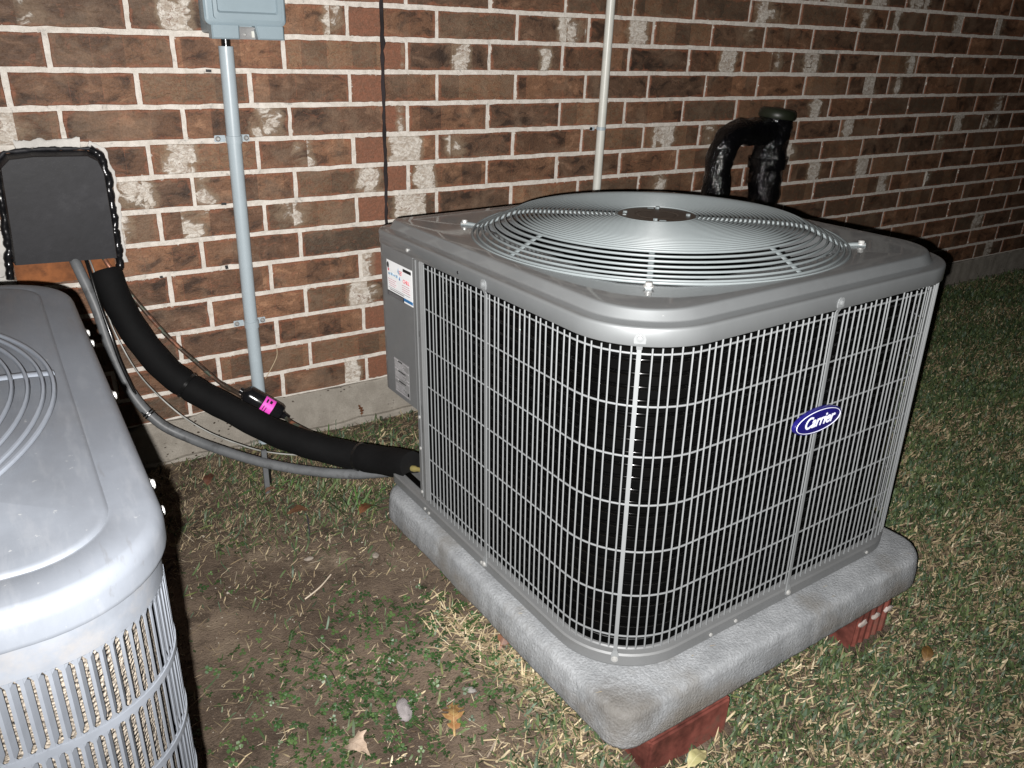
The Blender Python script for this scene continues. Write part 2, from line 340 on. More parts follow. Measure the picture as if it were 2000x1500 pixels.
# ------------------------------------------------------------ ground
def sst(a, b, x): t = np.clip((x - a) / (b - a), 0, 1); return t * t * (3 - 2 * t)
_ph = rng.uniform(0, 6.28, (24,)); _kx = rng.uniform(-1, 1, 24); _ky = rng.uniform(-1, 1, 24)
def lump(x, y):
    s = 0
    for i in range(24):
        f = 3 + i * 2.2; s = s + np.sin(f * (_kx[i] * x + _ky[i] * y) * 1.6 + _ph[i]) / (f ** .95)
    return s
def gh(x, y):
    x = np.asarray(x, float); y = np.asarray(y, float)
    m = .045 * sst(.02, .75, -y) + .022 * np.exp(-((x - .62) / .30) ** 2) * sst(-1.62, -1.25, y) * (1 - sst(-.62, -.30, y))
    l = .012 * lump(x, y) * (1 - sst(1.3, 1.8, x) * .5)
    w = -.015 * (1 - sst(-.3, -.02, -np.abs(y)) )* 0
    return m + l + w
xs = np.unique(np.concatenate([np.linspace(-40, -1.5, 14), np.linspace(-1.5, 2.2, 247), np.linspace(2.2, 6, 80), np.linspace(6, 60, 16)]))
ys = np.unique(np.concatenate([np.linspace(-40, -3, 14), np.linspace(-3, .03, 203), [.5, 10]]))
X, Y = np.meshgrid(xs, ys); Z = gh(X, Y) * (np.abs(X) < 12) * (Y > -8)
nx = len(xs); ny = len(ys); V = np.stack([X, Y, Z], -1).reshape(-1, 3)
idx = np.arange(nx * ny).reshape(ny, nx)
Q = np.stack([idx[:-1, :-1], idx[:-1, 1:], idx[1:, 1:], idx[1:, :-1]], -1).reshape(-1, 4)
me = bpy.data.meshes.new('ground'); me.from_pydata(V.tolist(), [], Q.tolist()); me.materials.append(M['soil'])
me.polygons.foreach_set('use_smooth', [True] * len(Q)); tag(ob('ground', me), kind='structure')

# ------------------------------------------------------------ brick wall
COURSE = .0789; Z0 = 1.07
WHITE = [(0.27,1.105,0.9,0.05),(0.32,1.107,0.9,0.04),(0.64,1.108,0.7,0.03),(0.69,1.109,0.7,0.03),(-0.05,0.885,0.5,0.05),(1.28,1.110,0.9,0.05),(1.42,1.107,1.0,0.05),(1.51,1.110,0.6,0.02),(1.67,1.097,0.8,0.04),(1.05,1.030,0.9,0.03),(0.95,1.021,0.6,0.03),(0.87,1.030,0.8,0.01),(1.33,1.025,0.9,0.03),(1.25,1.129,0.7,0.02),(2.17,1.121,0.8,0.04),(2.78,1.190,0.7,0.05),(2.90,1.186,0.5,0.03),(2.08,1.031,0.9,0.04),(2.33,1.030,0.9,0.04),(2.50,1.027,0.8,0.06),(3.11,1.033,0.6,0.04),(0.50,0.877,0.7,0.05),(0.45,0.873,0.5,0.03),(2.89,0.956,0.6,0.07),(3.07,0.956,0.6,0.03),(0.28,0.801,0.8,0.04),(0.53,0.809,0.6,0.04),(0.58,0.806,0.6,0.03),(0.87,0.795,1.0,0.06),(1.04,0.788,0.8,0.04),(0.76,0.718,1.0,0.05),(0.93,0.715,1.0,0.04),(1.83,0.797,0.9,0.05),(2.04,0.795,0.9,0.05),(2.51,0.848,0.8,0.04),(2.57,0.875,0.8,0.04),(0.53,0.653,0.4,0.05),(0.89,0.639,0.9,0.05),(0.17,0.719,0.7,0.05),(0.33,0.719,0.4,0.03),(2.80,0.804,0.8,0.04),(2.48,0.729,0.6,0.04),(2.64,0.634,0.8,0.04),(2.94,0.628,0.8,0.04),(3.10,0.555,0.6,0.05),(0.13,0.661,0.6,0.03),(0.17,0.652,0.5,0.03),(0.29,0.648,0.4,0.05),(0.63,0.402,0.8,0.04),(0.75,0.392,1.0,0.06),(0.69,0.168,0.9,0.03),(0.55,0.181,0.3,0.02),(0.86,0.876,0.8,0.02),(3.57,0.805,0.6,0.05),(3.48,0.732,0.6,0.03),(2.97,1.188,0.5,0.03),(3.73,1.215,0.5,0.05),(3.88,0.854,0.5,0.05),(1.75,0.658,0.6,0.05),(1.83,0.653,0.7,0.04),(1.37,0.782,0.2,0.03),(0.74,0.507,0.5,0.03),(0.02,1.115,0.3,0.03)]
bricks = []          # x0, x1, zc, course, red
for c in range(-20, 12):
    even = c % 2 == 0; dl = .0016 * c if c > 0 else 0
    js = [(.046 if even else .212) + dl + n * .254 for n in range(-14, 4)]
    js = [j for j in js if j < .74] + [.8135 + .0045]
    for a, b in zip(js[:-1], js[1:]): bricks.append((a, b, c, 1 if b > .8 and not even else 0))
    js = [.8135 - .0045] + [(.884 if even else .974) + n * .254 for n in range(0, 46)]
    for a, b in zip(js[:-1], js[1:]): bricks.append((a, b, c, 1 if a < .82 and even else 0))
def brick_geo(x0, x1, h, origin=(0, 0, 0)):
    """a brick with uneven outline and worn edge; front towards -Y"""
    L = x1 - x0; n = 9
    def out(inset, y, jit):
        p = []
        for i in range(n): p.append((inset + (L - 2 * inset) * i / (n - 1), inset, 0, -1))
        for i in range(1, 3): p.append((L - inset, inset + (h - 2 * inset) * i / 3, 1, 0))
        for i in range(n): p.append((L - inset - (L - 2 * inset) * i / (n - 1), h - inset, 0, 1))
        for i in range(1, 3): p.append((inset, h - inset - (h - 2 * inset) * i / 3, -1, 0))
        return p, y
    base, _ = out(0, 0, 0); jl = [random.gauss(0, .00075) for _ in base]
    rings = []
    for inset, y in ((0, .030), (0, .0012), (.0016, -.0008)):
        p, _ = out(inset, y, 0); rings.append([(a + dx * j, y, b + dz * j) for (a, b, dx, dz), j in zip(p, jl)])
    N = len(base); vs = [v for r in rings for v in r]
    fs = [(r * N + k, r * N + (k + 1) % N, (r + 1) * N + (k + 1) % N, (r + 1) * N + k) for r in range(2) for k in range(N)]
    fs.append(tuple(2 * N + k for k in range(N)))
    return vs, fs
wall = empty('brick_wall', (2, 0, .12)); tag(wall, 'long brown brick house wall with white mortar joints behind both units', 'wall')
def inview(x, z): # rough visibility weight
    d = Vector((x, 0, z)) - CAM; zz = d.dot(F_)
    if zz < .2: return 0
    a = d.dot(RT) / zz * 1568; b = d.dot(UP) / zz * 1568
    return 1 / zz if abs(a) < 1080 and abs(b) < 830 else 0
cand = sorted(range(len(bricks)), key=lambda i: -inview((bricks[i][0] + bricks[i][1]) / 2, Z0 - (bricks[i][2] + .5) * COURSE))
single = set(cand[:300]); stuff = [[], [], {}]
def set_attrs(me, vals, buv):
    nf = len(me.polygons)
    for k, arr in vals.items():
        at = me.attributes.new(k, 'FLOAT', 'FACE'); at.data.foreach_set('value', arr)
    at = me.attributes.new('buv', 'FLOAT_VECTOR', 'POINT'); at.data.foreach_set('vector', np.asarray(buv, np.float32).ravel())
acc = {k: [] for k in ('r1', 'r2', 'wamt', 'wu', 'ww', 'redness', 'blen')}; aV = []; aF = []; aB = []
JT = .0120
for i, (a, b, c, red) in enumerate(bricks):
    zb = Z0 - (c + 1) * COURSE + JT / 2 + random.gauss(0, .0004); h = COURSE - JT
    ja, jb = [.0108 / 2 + random.uniform(-.0014, .0014) for _ in (0, 1)]
    if c >= 0 and a > .8: pass
    x0, x1 = a + ja, b - jb; L = x1 - x0
    wa, wu, ww = 0, L / 2, .05
    for (wx, wz, am, wd) in WHITE:
        if x0 - .01 < wx < x1 + .01 and abs(wz - (zb + h / 2)) < COURSE / 2 and am > wa: wa, wu, ww = am * .86, wx - x0, wd * .72
    if wa == 0 and (x0 > 3.3 or c < -1 or x0 < -.2) and random.random() < .22: wa, wu, ww = random.uniform(.5, 1), random.uniform(0, L), random.uniform(.03, .06)
    vs, fs = brick_geo(x0, x1, h)
    vals = dict(r1=random.random(), r2=random.random(), wamt=wa, wu=wu, ww=ww, redness=red, blen=L)
    tilt = random.gauss(0, .0006)
    if i in single:
        me = bpy.data.meshes.new('brick'); me.from_pydata([(x, y + tilt, z) for x, y, z in vs], [], fs); me.materials.append(M['brick'])
        set_attrs(me, {k: [v] * len(fs) for k, v in vals.items()}, [(x, z, 0) for x, y, z in vs])
        o = ob('brick', me, wall, (x0 - 2, 0, zb - .12))
    else:
        off = len(aV); aV += [(x + x0 - 2, y, z + zb - .12) for x, y, z in vs]; aF += [tuple(k + off for k in f) for f in fs]; aB += [(x, z, 0) for x, y, z in vs]
        for k, v in vals.items(): acc[k] += [v] * len(fs)
me = bpy.data.meshes.new('far_bricks'); me.from_pydata(aV, [], aF); me.materials.append(M['brick']); set_attrs(me, acc, aB)
tag(ob('far_bricks', me, wall), kind='stuff')
mb = MB(); mb.box((2 + 2.25, .0632, (2.66 + .123) / 2 - .12 + 0), (17.5, .12, 2.66 - .123)); 
for k in range(len(mb.v)): mb.v[k] = (mb.v[k][0] - 2, mb.v[k][1], mb.v[k][2])
put('mortar', mb, M['mortar'], wall)
# sealed movement joint
pts = [(.8135 + random.gauss(0, .0009), -.001 + random.gauss(0, .0005), z) for z in np.arange(.125, 2.6, .018)]
mb = MB(); mb.tube([(x - 2, y, z - .12) for x, y, z in pts], [.0052 + random.gauss(0, .0007) for _ in pts], 7)
put('joint_sealant', mb, M['caulk'], wall, True)
for (x, z) in ((.373, .991), (.375, .681), (.206, .511), (.365, .519)):
    mb = MB(); mb.box((0, 0, 0), (.012, .004, .006) if z > .55 else (.007, .004, .009)); put('weep_hole', mb, M['blackp'], wall, loc=(x - 2, .001, z - .12), rot=(0, random.uniform(-.2, .2), 0))
# foundation
def wavy_slab(x0, x1, z0, z1, y, dx=.04, jz=.003):
    n = int((x1 - x0) / dx); L = []
    prof = [(z0, 0), (z1 - .004, 0), (z1, .004), (z1 + .0005, .12)]
    for i in range(n + 1):
        x = x0 + (x1 - x0) * i / n; j = random.gauss(0, jz); L.append([(x, y + p + random.gauss(0, .0006), z + (j if z > z0 else 0)) for z, p in prof])
    return MB().loops(L, closed=False)
fd = put('foundation', wavy_slab(-3.5, 12, -.3, .122, -.004, .03, .0025), M['found']); tag(fd, 'pitted grey concrete foundation strip under the brick wall', 'foundation')
put('ledge', wavy_slab(-3.5, 12, -.3, .012, -.019, .05, .003), M['found'], fd)

# ------------------------------------------------------------ new condenser unit
UM = Matrix(((1.0, -.0228, -.0118), (.0225, .9993, .0282), (.0110, -.0282, .9995)))
UE = UM.to_euler(); UL = Vector((.9317, -.9871, .1812))
unit = empty('condenser_unit', UL, UE)
tag(unit, 'new grey square air conditioning condenser with wire grille and oval navy badge on concrete pad', 'air conditioner')
A = .395
def rsq(a, rad, z=0, n=16, ca=(0, 0)):
    """rounded square, CCW from front-left; rad = radii FL, FR, BR, BL"""
    P = []
    for (sx, sy), r, t0 in zip(((-1, -1), (1, -1), (1, 1), (-1, 1)), rad, (PI, 1.5 * PI, 0, .5 * PI)):
        cx, cy = sx * (a - r), sy * (a - r)
        for k in range(n + 1): t = t0 + PI / 2 * k / n; P.append((cx + r * math.cos(t) + ca[0], cy + r * math.sin(t) + ca[1], z))
    return P
def resample(P, ds=None, N=None, closed=True):
    P = [Vector(p) for p in P]; Q = P + ([P[0]] if closed else []); S_ = [0]
    for a, b in zip(Q[:-1], Q[1:]): S_.append(S_[-1] + (b - a).length)
    T = S_[-1]; N = N or max(3, int(round(T / ds))); out = []; j = 0
    for i in range(N if closed else N + 1):
        s = T * i / N
        while j < len(Q) - 2 and S_[j + 1] < s: j += 1
        d = S_[j + 1] - S_[j]; t = 0 if d < 1e-9 else (s - S_[j]) / d; out.append(Q[j].lerp(Q[j + 1], t))
    return out
RL = (.135, .135, .135, .05)
def rin(a, d, z, rad=RL, n=16, c=(0, 0)): return rsq(a - d, [max(r - d, .012) for r in rad], z, n, c)
# base pan
L = [rin(A, .03, 0), rin(A, .002, 0), rin(A, 0, .003), rin(A, 0, .021), rin(A, .003, .0235), rin(A, .012, .0250), rin(A, .0135, .0275), rin(A, .022, .0280), rin(A, .05, .02)]
put('base_pan', MB().loops(L, cap0=True, cap1=True), M['body'], unit, True, 30)
# lid
LA = .3985; n = 24
prof = [(.012, .545), (.0008, .545), (0, .546), (0, .5670), (.0006, .5695), (.0022, .5712), (.0045, .5717), (.0062, .5718), (.0205, .5724), (.0222, .5728), (.0238, .5742), (.0300, .5855), (.0315, .5872), (.0340, .5880), (.0365, .5882), (.058, .5878)]
L = [rin(LA, d, z, RL, n) for d, z in prof]
hole = []
for (rr, zz) in ((.350, .5845), (.3385, .584), (.333, .5815), (.3295, .575), (.327, .55), (.326, .50)):
    hole.append([Vector((math.cos(t) * rr, math.sin(t) * rr, zz)) for t in [math.atan2(p[1], p[0]) for p in L[-1]]])
lid = put('lid', MB().loops(L + hole), M['lid'], unit, True, 40)
# interior: coil shell, tubes, floor, motor, fan
RC = (.125, .125, .125, .24)
sh = MB().loops([rsq(A - .028, RC, z, 10) for z in (.028, .545)]).loops([rsq(A - .045, RC, z, 10) for z in (.545, .034)])
put('coil', sh, M['coil'], unit, True, 30)
tb = MB()
for k in range(25): tb.tube(rsq(A - .0245, RC, .036 + k * .0207, 12), .0034, 6, closed=True)
o = put('coil_tubes', tb, M['coiltube'], unit, True, 60); o['kind'] = 'stuff'
put('lip_shade_ring', MB().loops([rin(A, .0155, .0290), rin(A, .030, .0292)]), M['coil'], unit)  # black ring added to paint the strip behind the base lip dark
put('pan_floor', MB().prism([(p[0], p[1]) for p in rsq(A - .03, RC, 0, 6)], .021, .030), M['inside'], unit)
mo_ = put('fan_motor', MB().lathe([(.02, .38), (.07, .385), (.075, .40), (.075, .505), (.07, .515), (.02, .52)], (0, 0, 0), n=32), M['inside'], unit, True)
mb = MB(); L = []
for k in range(9):
    t = R(212 + k * 4.5); L.append([(.0757 * math.cos(t), .0757 * math.sin(t), z) for z in (.43, .495)])
put('motor_label', mb.loops(L, closed=False), M['white'], mo_)
for bl in range(3):
    mb = MB(); L = []; a0 = R(50 + bl * 120)
    for i in range(9):
        r = .085 + .225 * i / 8; sp = R(30 + 26 * math.sin(PI * i / 8 * .7)); row = []
        for k in range(9): t = a0 + sp * (k / 8 - .5) - .3 * i / 8; row.append((r * math.cos(t), r * math.sin(t), .465 + .05 * (k / 8) - .012 * math.sin(PI * k / 8)))
        L.append(row)
    put('fan_blade', mb.loops(L, closed=False), M['inside'], mo_, True, 60)
# fan guard
def gz_(r):
    if r < .2: return .6235
    if r < .272: return .6235 - .006 * ((r - .2) / .072) ** 2
    return .6175 - .031 * ((r - .272) / .066) ** 1.0
def ringpts(r, z, n=120): return [(r * math.cos(2 * PI * k / n), r * math.sin(2 * PI * k / n), z) for k in range(n)]
guard = put('fan_guard', MB().tube(ringpts(.3425, .5875), .0022, 6, closed=True), M['ring'], unit, True, 60)
rads = [.0755 + .00805 * k for k in range(24)] + [.2705, .2815, .2925, .3035, .314, .324, .333]
for r in rads:
    put('ring', MB().tube(ringpts(r, gz_(r), 128 if r > .15 else 80), .0021, 6, closed=True), M['ring'], guard, True, 60)
def strut_path(ang, foot):
    c, s = math.cos(ang), math.sin(ang); rr = [.07, .12, .18, .24, .268, .28, .30, .32, .336, .345] + ([.352, .360, .374] if foot else [])
    zz = [gz_(r) - .004 for r in rr[:9]] + [.5855] + ([.5865, .5872, .5872] if foot else [])
    return [(c * r, s * r, z) for r, z in zip(rr, zz)]
for k in range(8):
    ang = R(45 * k + .5); foot = k % 2 == 1
    mb = MB().tube(strut_path(ang, foot), .0050 if foot else .0056, 8, sx=.8 if foot else .42)
    put('strut', mb, M['ring'], guard, True, 60)
    if foot:
        p = (math.cos(ang) * .367, math.sin(ang) * .367, .588)
        mb = MB().lathe([(.0085, 0), (.0085, .0015), (.0055, .002), (.0055, .0065), (.003, .0075)], p, n=12)
        put('screw', mb, M['steel'], guard, True, 30)
hb = MB().lathe([(.06, .6195), (.0715, .6195), (.0735, .6215), (.0715, .6235), (.04, .6235), (.0385, .6225), (.0365, .6225), (.035, .6235), (.0, .6235)], (0, 0, 0), n=48)
hub = put('hub_plate', hb, M['hub'], guard, True, 20)
for k in range(4):
    t = R(45 + 90 * k); c = Vector((math.cos(t) * .058, math.sin(t) * .058, .6232)); mb = MB().lathe([(.0042, 0), (.0042, .004), (.002, .0045)], c, n=6)
    tt = Vector((-math.sin(t), math.cos(t), 0)); mb.tube([c + tt * .007 + Vector((0, 0, .0008)), c + tt * .019 + Vector((0, 0, .0008))], .0034, 8, sx=.3); put('bolt', mb, M['ring'], guard)
# grille
GP = rsq(A - .002, (.132, .132, .132, .132), 0, 24)
# open path: left face back edge -> front-left -> front -> right -> back
gp = [Vector((-(A - .002), .188, 0))] + [Vector(p) for p in GP[:25 * 3]] + [Vector((-.08, A - .002, 0))]
Sg = [0]
for a, b in zip(gp[:-1], gp[1:]): Sg.append(Sg[-1] + (b - a).length)
def gpos(s):
    for i in range(len(Sg) - 1):
        if Sg[i + 1] >= s: t = (s - Sg[i]) / max(Sg[i + 1] - Sg[i], 1e-9); p = gp[i].lerp(gp[i + 1], t); d = (gp[i + 1] - gp[i]).normalized(); return p, Vector((d.y, -d.x, 0))
    d = (gp[-1] - gp[-2]).normalized(); return gp[-1], Vector((d.y, -d.x, 0))
grille = empty('wire_grille'); grille.parent = unit
hz = [.532, .4545, .376, .297, .216, .1365, .0585]
for z in hz:
    P = [gpos(s)[0] - gpos(s)[1] * .0015 for s in np.arange(0, Sg[-1], .012)] + [gp[-1]]
    put('horizontal_wire', MB().tube([(p.x, p.y, z) for p in P], .0015, 6), M['wire'], grille, True, 60)
wm = None; s = .006; nw = 0
straps = [.0, .218]
sc_FL = Sg[1] + .132 * PI / 4; straps = [.188 + .032, sc_FL, None, None, None]
# arc-length positions of straps: left face y=-.032, FL corner, front x=.014, FR corner, right face
def s_of(test):
    best = min(range(len(Sg)), key=lambda i: (gp[i] - test).length)
    return best
straps = [.220, Sg[1] + .132 * PI / 4 + .0, None]
s_front0 = Sg[1] + .132 * PI / 2
straps = [.220, Sg[1] + .132 * PI / 4, s_front0 + (.014 + A - .002 - .132), s_front0 + 2 * (A - .002 - .132) + .132 * PI / 4]
s_r0 = s_front0 + 2 * (A - .002 - .132) + .132 * PI / 2; straps += [s_r0 + .263, s_r0 + 2 * .263 - .132 * 0 + 0 + .132 * PI / 4]
ws = MB().tube([(0, 0, .036), (0, 0, .30), (0, 0, .541)], .0014, 6).mesh('wire', M['wire'], True, 60)
wsl = MB().tube([(0, 0, .036), (0, 0, .30), (0, 0, .547)], .0014, 6).mesh('wire', M['wire'], True, 60)
while s < Sg[-1]:
    if all(abs(s - q_) > .0075 for q_ in straps):
        p, nn = gpos(s); o = ob('wire', wsl if nw % 5 == 3 else ws, grille, p + nn * .0008 + Vector((0, 0, random.uniform(-.0008, .0008)))); o.rotation_euler = (random.gauss(0, .0015), random.gauss(0, .0015), 0)
    nw += 1; s += .0141
def frame_box(mb, p, nn, w, t, z0, z1, off=0):
    tv = Vector((-nn.y, nn.x, 0)); c = p + nn * off
    vs = [c + tv * (i * w / 2) + nn * (j * t / 2) + Vector((0, 0, z)) for z in (z0, z1) for j in (-1, 1) for i in (-1, 1)]
    mb.add(vs, [(0, 2, 3, 1), (4, 5, 7, 6), (0, 1, 5, 4), (2, 6, 7, 3), (0, 4, 6, 2), (1, 3, 7, 5)])
for q_ in straps:
    p, nn = gpos(q_); mb = MB(); frame_box(mb, p, nn, .0062, .0024, .03, .540, .0012)
    tv = Vector((-nn.y, nn.x, 0))
    # flared tab lying on the lid skirt
    prof2 = [(.539, .0038, .0025), (.545, .0042, .0052), (.5495, .0078, .0068), (.556, .0082, .0068), (.5625, .0058, .0068), (.5645, .002, .0068)]
    L = []
    for z, hw, of in prof2: c = p + nn * of; L.append([c - tv * hw + Vector((0, 0, z)), c + tv * hw + Vector((0, 0, z)), c + tv * hw - nn * .0016 + Vector((0, 0, z)), c - tv * hw - nn * .0016 + Vector((0, 0, z))])
    mb.loops(L, True, True, True)
    L = []
    for z, hw, of in [(.031, .0038, .0025), (.022, .0060, .0045), (.013, .0060, .0045), (.010, .003, .0045)]: c = p + nn * of; L.append([c - tv * hw + Vector((0, 0, z)), c + tv * hw + Vector((0, 0, z)), c + tv * hw - nn * .0022 + Vector((0, 0, z)), c - tv * hw - nn * .0022 + Vector((0, 0, z))])
    mb.loops(L, True, True, True)
    put('strap', mb, M['wire'], grille)
    for z in (.5565, .0165):
        mb = MB().lathe([(.0055, 0), (.0055, .001), (.0042, .0012), (.0042, .0032), (.002, .004)], p + nn * (.0066 if z > .1 else .0045) + Vector((0, 0, z)), nn, 12); put('screw', mb, M['wire'] if z > .1 else M['steel'], grille, True, 30)
# corner post, control box, chamfer panel
mb = MB().bbox((-.3905, .2075, .29), (.009, .026, .512), .0012).box((-.3958, .1985, .29), (.0022, .006, .505)).box((-.3958, .2155, .29), (.0022, .009, .505))
put('corner_post', mb, M['body'], unit)
put('post_slot', MB().box((-.3953, .2045, .40), (.0008, .0022, .012)).box((-.3953, .2045, .22), (.0008, .0018, .06)), M['blackp'], unit)
poly = [(-.3962, .2225), (-.3962, .352), (-.394, .364), (-.388, .376), (-.378, .386), (-.366, .391), (-.34, .393), (-.12, .393), (-.12, .36), (-.33, .2225)][::-1]
cb = put('control_box', MB().prism(poly, .233, .5445), M['body'], unit)
put('service_panel', MB().prism([(-.386, .222), (-.372, .222), (-.12, .380), (-.12, .393)], .034, .233), M['body'], unit)
put('added_black_blocker', MB().box((-.352, .16, .29), (.004, .126, .50)).box((-.334, .1905, .29), (.108, .003, .50)), M['coil'], unit)  # added black plates keep the left grille end dark, hiding lit box faces
put('back_rail', MB().bbox((-.10, .388, .29), (.03, .010, .51), .001), M['wire'], unit)
# small screws on the frame
for (x, y, z, nn) in ((-.397, .235, .556, (-1, 0, 0)), (-.397, .212, .222, (-1, 0, 0)), (-.397, .212, .152, (-1, 0, 0)), (-.3955, .205, .012, (-1, 0, 0)), (-.3955, .188, .010, (-1, 0, 0)), (-.3955, -.02, .012, (-1, 0, 0)), (-.12, -.3955, .012, (0, -1, 0)), (-.18, -.3955, .010, (0, -1, 0)), (.25, -.3955, .012, (0, -1, 0)), (-.397, .212, .05, (-1, 0, 0))):
    put('screw', MB().lathe([(.0036, 0), (.0036, .002), (.0018, .003)], (x - (.0018 if z > .5 and nn[0] else 0), y, z), nn, 8), M['steel'], unit, True, 30)
put('screw_hole', MB().lathe([(.003, 0), (.0028, .0005)], (-.3987, .05, .5565), (-1, 0, 0), 10), M['blackp'], unit)
# writing helper
def text_mesh(body, size, mat, parent, org, xd, yd, name='lettering', shear=0, extrude=.0003, sx=1, offset=0, align='CENTER'):
    cu = bpy.data.curves.new('t', 'FONT'); cu.body = body; cu.size = size; cu.shear = shear; cu.extrude = extrude; cu.align_x = align; cu.align_y = 'CENTER'; cu.offset = offset
    to = bpy.data.objects.new('t', cu); COL.objects.link(to); bpy.context.view_layer.update()
    me = bpy.data.meshes.new_from_object(to.evaluated_get(bpy.context.evaluated_depsgraph_get())); bpy.data.objects.remove(to); bpy.data.curves.remove(cu)
    xd, yd = Vector(xd), Vector(yd); nd = xd.cross(yd); org = Vector(org)
    for v_ in me.vertices: v_.co = org + xd * v_.co.x * sx + yd * v_.co.y + nd * v_.co.z
    me.materials.clear(); me.materials.append(mat); me.name = name
    return ob(name, me, parent)
# oval badge
bx, bz = .0065, .360
def ell(a, b, y, n=48): return [(bx + a * math.cos(2 * PI * k / n), y, bz + b * math.sin(2 * PI * k / n)) for k in range(n)]
badge = put('badge', MB().loops([ell(.0600, .0225, -.3958), ell(.0600, .0225, -.3995), ell(.0590, .0215, -.4015), ell(.054, .0185, -.4022), ell(.02, .006, -.4026)], cap0=True, cap1=True), M['navy'], unit, True, 50)
put('badge_rim', MB().tube(ell(.0552, .0190, -.4022), .0007, 6, closed=True), M['badgew'], badge, True, 60)
text_mesh('Carrier', .0275, M['badgew'], badge, (bx, -.4029, bz + .0005), (1, 0, 0), (0, 0, 1), shear=.35, sx=.90, offset=.0004)
# company sticker on the control box
SX = -.3966
def srect(mb, y0, y1, z0, z1, x=SX, mi=0):   # y0 = left as seen
    mb.add([(x, y0, z0), (x, y1, z0), (x, y1, z1), (x, y0, z1), (x + .0008, y0, z0), (x + .0008, y1, z0), (x + .0008, y1, z1), (x + .0008, y0, z1)], [(0, 1, 2, 3), (7, 6, 5, 4), (0, 4, 5, 1), (1, 5, 6, 2), (2, 6, 7, 3), (3, 7, 4, 0)], mi)
st = MB(); srect(st, .333, .225, .447, .5185); st = put('company_sticker', st, M['white'], unit)
def sp(name, rects, mat, par, x=SX - .0006):
    mb = MB()
    for r_ in rects: srect(mb, *r_, x=x)
    return put(name, mb, mat, par)
sp('printed_band', [(.333, .262, .447, .4565), (.262, .229, .5085, .5145)], M['blackp'], st); sp('printed_band', [(.262, .225, .4505, .4565)], M['bluep'], st)
rl = []; rl2 = []
for k in range(4): rl.append((.329 - .002 * k, .293 + .004 * (k % 2), .4805 - k * .0042, .4816 - k * .0042))
for k in range(4): rl2.append((.268, .238 - .004 * (k % 2), .4805 - k * .0042, .4816 - k * .0042))
sp('small_print', rl, M['pinkp'], st); sp('small_print', rl2, M['pinkp'], st); sp('printed_line', [(.329, .236, .4632, .4641)], M['greyp'], st); sp('printed_line', [(.322, .26, .4592, .4612)], M['greyp'], st)
rl = [(.327 - .011 * k, .318 - .011 * k, .4895 + .0005 * (k % 3), .4935 + .0015 * (k % 2)) for k in range(4)]
sp('script_print', rl, M['lbluep'], st)
text_mesh('CHILL', .0105, M['redp'], st, (SX - .0008, .249, .4895), (0, -1, 0), (0, 0, 1))
text_mesh('&', .009, M['bluep'], st, (SX - .0008, .277, .4905), (0, -1, 0), (0, 0, 1))
mb = MB()
for k in range(3): srect(mb, .279 + .001 * k, .269 - .001 * k, .4985 + k * .0032, .5000 + k * .0032, SX - .0006)
put('emblem_stripe', mb, M['redp'], st)
def sdisc(y, z, a, b, x=SX - .0007, n=18): return MB().add([(x, y - a * math.cos(2 * PI * k / n), z + b * math.sin(2 * PI * k / n)) for k in range(n)], [tuple(range(n))])
put('emblem', sdisc(.3265, .5085, .0045, .0065), M['blackp'], st); put('emblem', sdisc(.325, .4998, .0035, .003), M['redp'], st)
mb = MB().add([(SX - .0007, .286, .503), (SX - .0007, .281, .5125), (SX - .0007, .2795, .506), (SX - .0007, .276, .500), (SX - .0007, .281, .499)], [(0, 1, 2, 3, 4)]); put('emblem', mb, M['lbluep'], st)
mb = MB(); 
for k in range(4): srect(mb, .33 - .0 * k, .266, .4482 + k * .0019, .4487 + k * .0019, SX - .0009)
put('small_print', mb, M['greyp'], st)
pl = MB(); srect(pl, .319, .254, .242, .316); pl = put('rating_label', pl, M['plate'], unit)
sp('printed_line', [(.300, .283, .3115, .3135), (.301, .270, .2905, .2925), (.300, .270, .2680, .2700), (.262, .256, .2475, .2545)], M['blackp'], pl)
sp('printed_line', [(.319, .302, .3125, .3145), (.318, .303, .2925, .295), (.317, .303, .2695, .272), (.283, .256, .2955, .2975), (.2665, .256, .272, .2745), (.2665, .256, .2795, .2815), (.317, .262, .2432, .2455), (.281, .256, .3125, .3145)] + [(.315, .27 + .006 * (k % 3), .249 + k * .003, .2498 + k * .003) for k in range(5)] + [(.315, .27 + .006 * (k % 3), .277 + k * .003, .2778 + k * .003) for k in range(4)] + [(.313, .27 + .006 * (k % 3), .298 + k * .003, .2988 + k * .003) for k in range(4)], M['greyp'], pl)

# ------------------------------------------------------------ concrete pad and its bricks
pc = (-.012, -.043); PA = .411
pprof = [(.03, -.0745), (.006, -.0742), (.002, -.071), (.0005, -.066), (.001, -.040), (.0035, -.018), (.0050, -.0125), (.0085, -.0075), (.0140, -.0050), (.022, -.0042), (.035, -.0038), (.06, -.0035), (.1, -.0035)]
L = []
for d, z in pprof:
    P = resample(rin(PA, d, 0, (.045, .075, .05, .05), 14, pc), N=420); row = []
    for p in P:
        nz = mnoise.noise(p * 14) * .0016 + mnoise.noise(p * 5 + Vector((3, 1, 0))) * .002 + mnoise.noise(p * 60) * .0012 + mnoise.noise(p * 130) * .0007
        row.append((p.x + nz * (1 if p.x > 0 else -1), p.y + nz, z + (mnoise.noise(p * 11 + Vector((0, 9, 0))) * .0014 if d < .08 else 0)))
    L.append(row)
pad = ob('concrete_pad', MB().loops(L, cap0=True, cap1=True).mesh('concrete_pad', M['pad'], True, 60), None, UL, UE)
tag(pad, 'light grey concrete pad with rounded edge under the new condenser', 'slab')
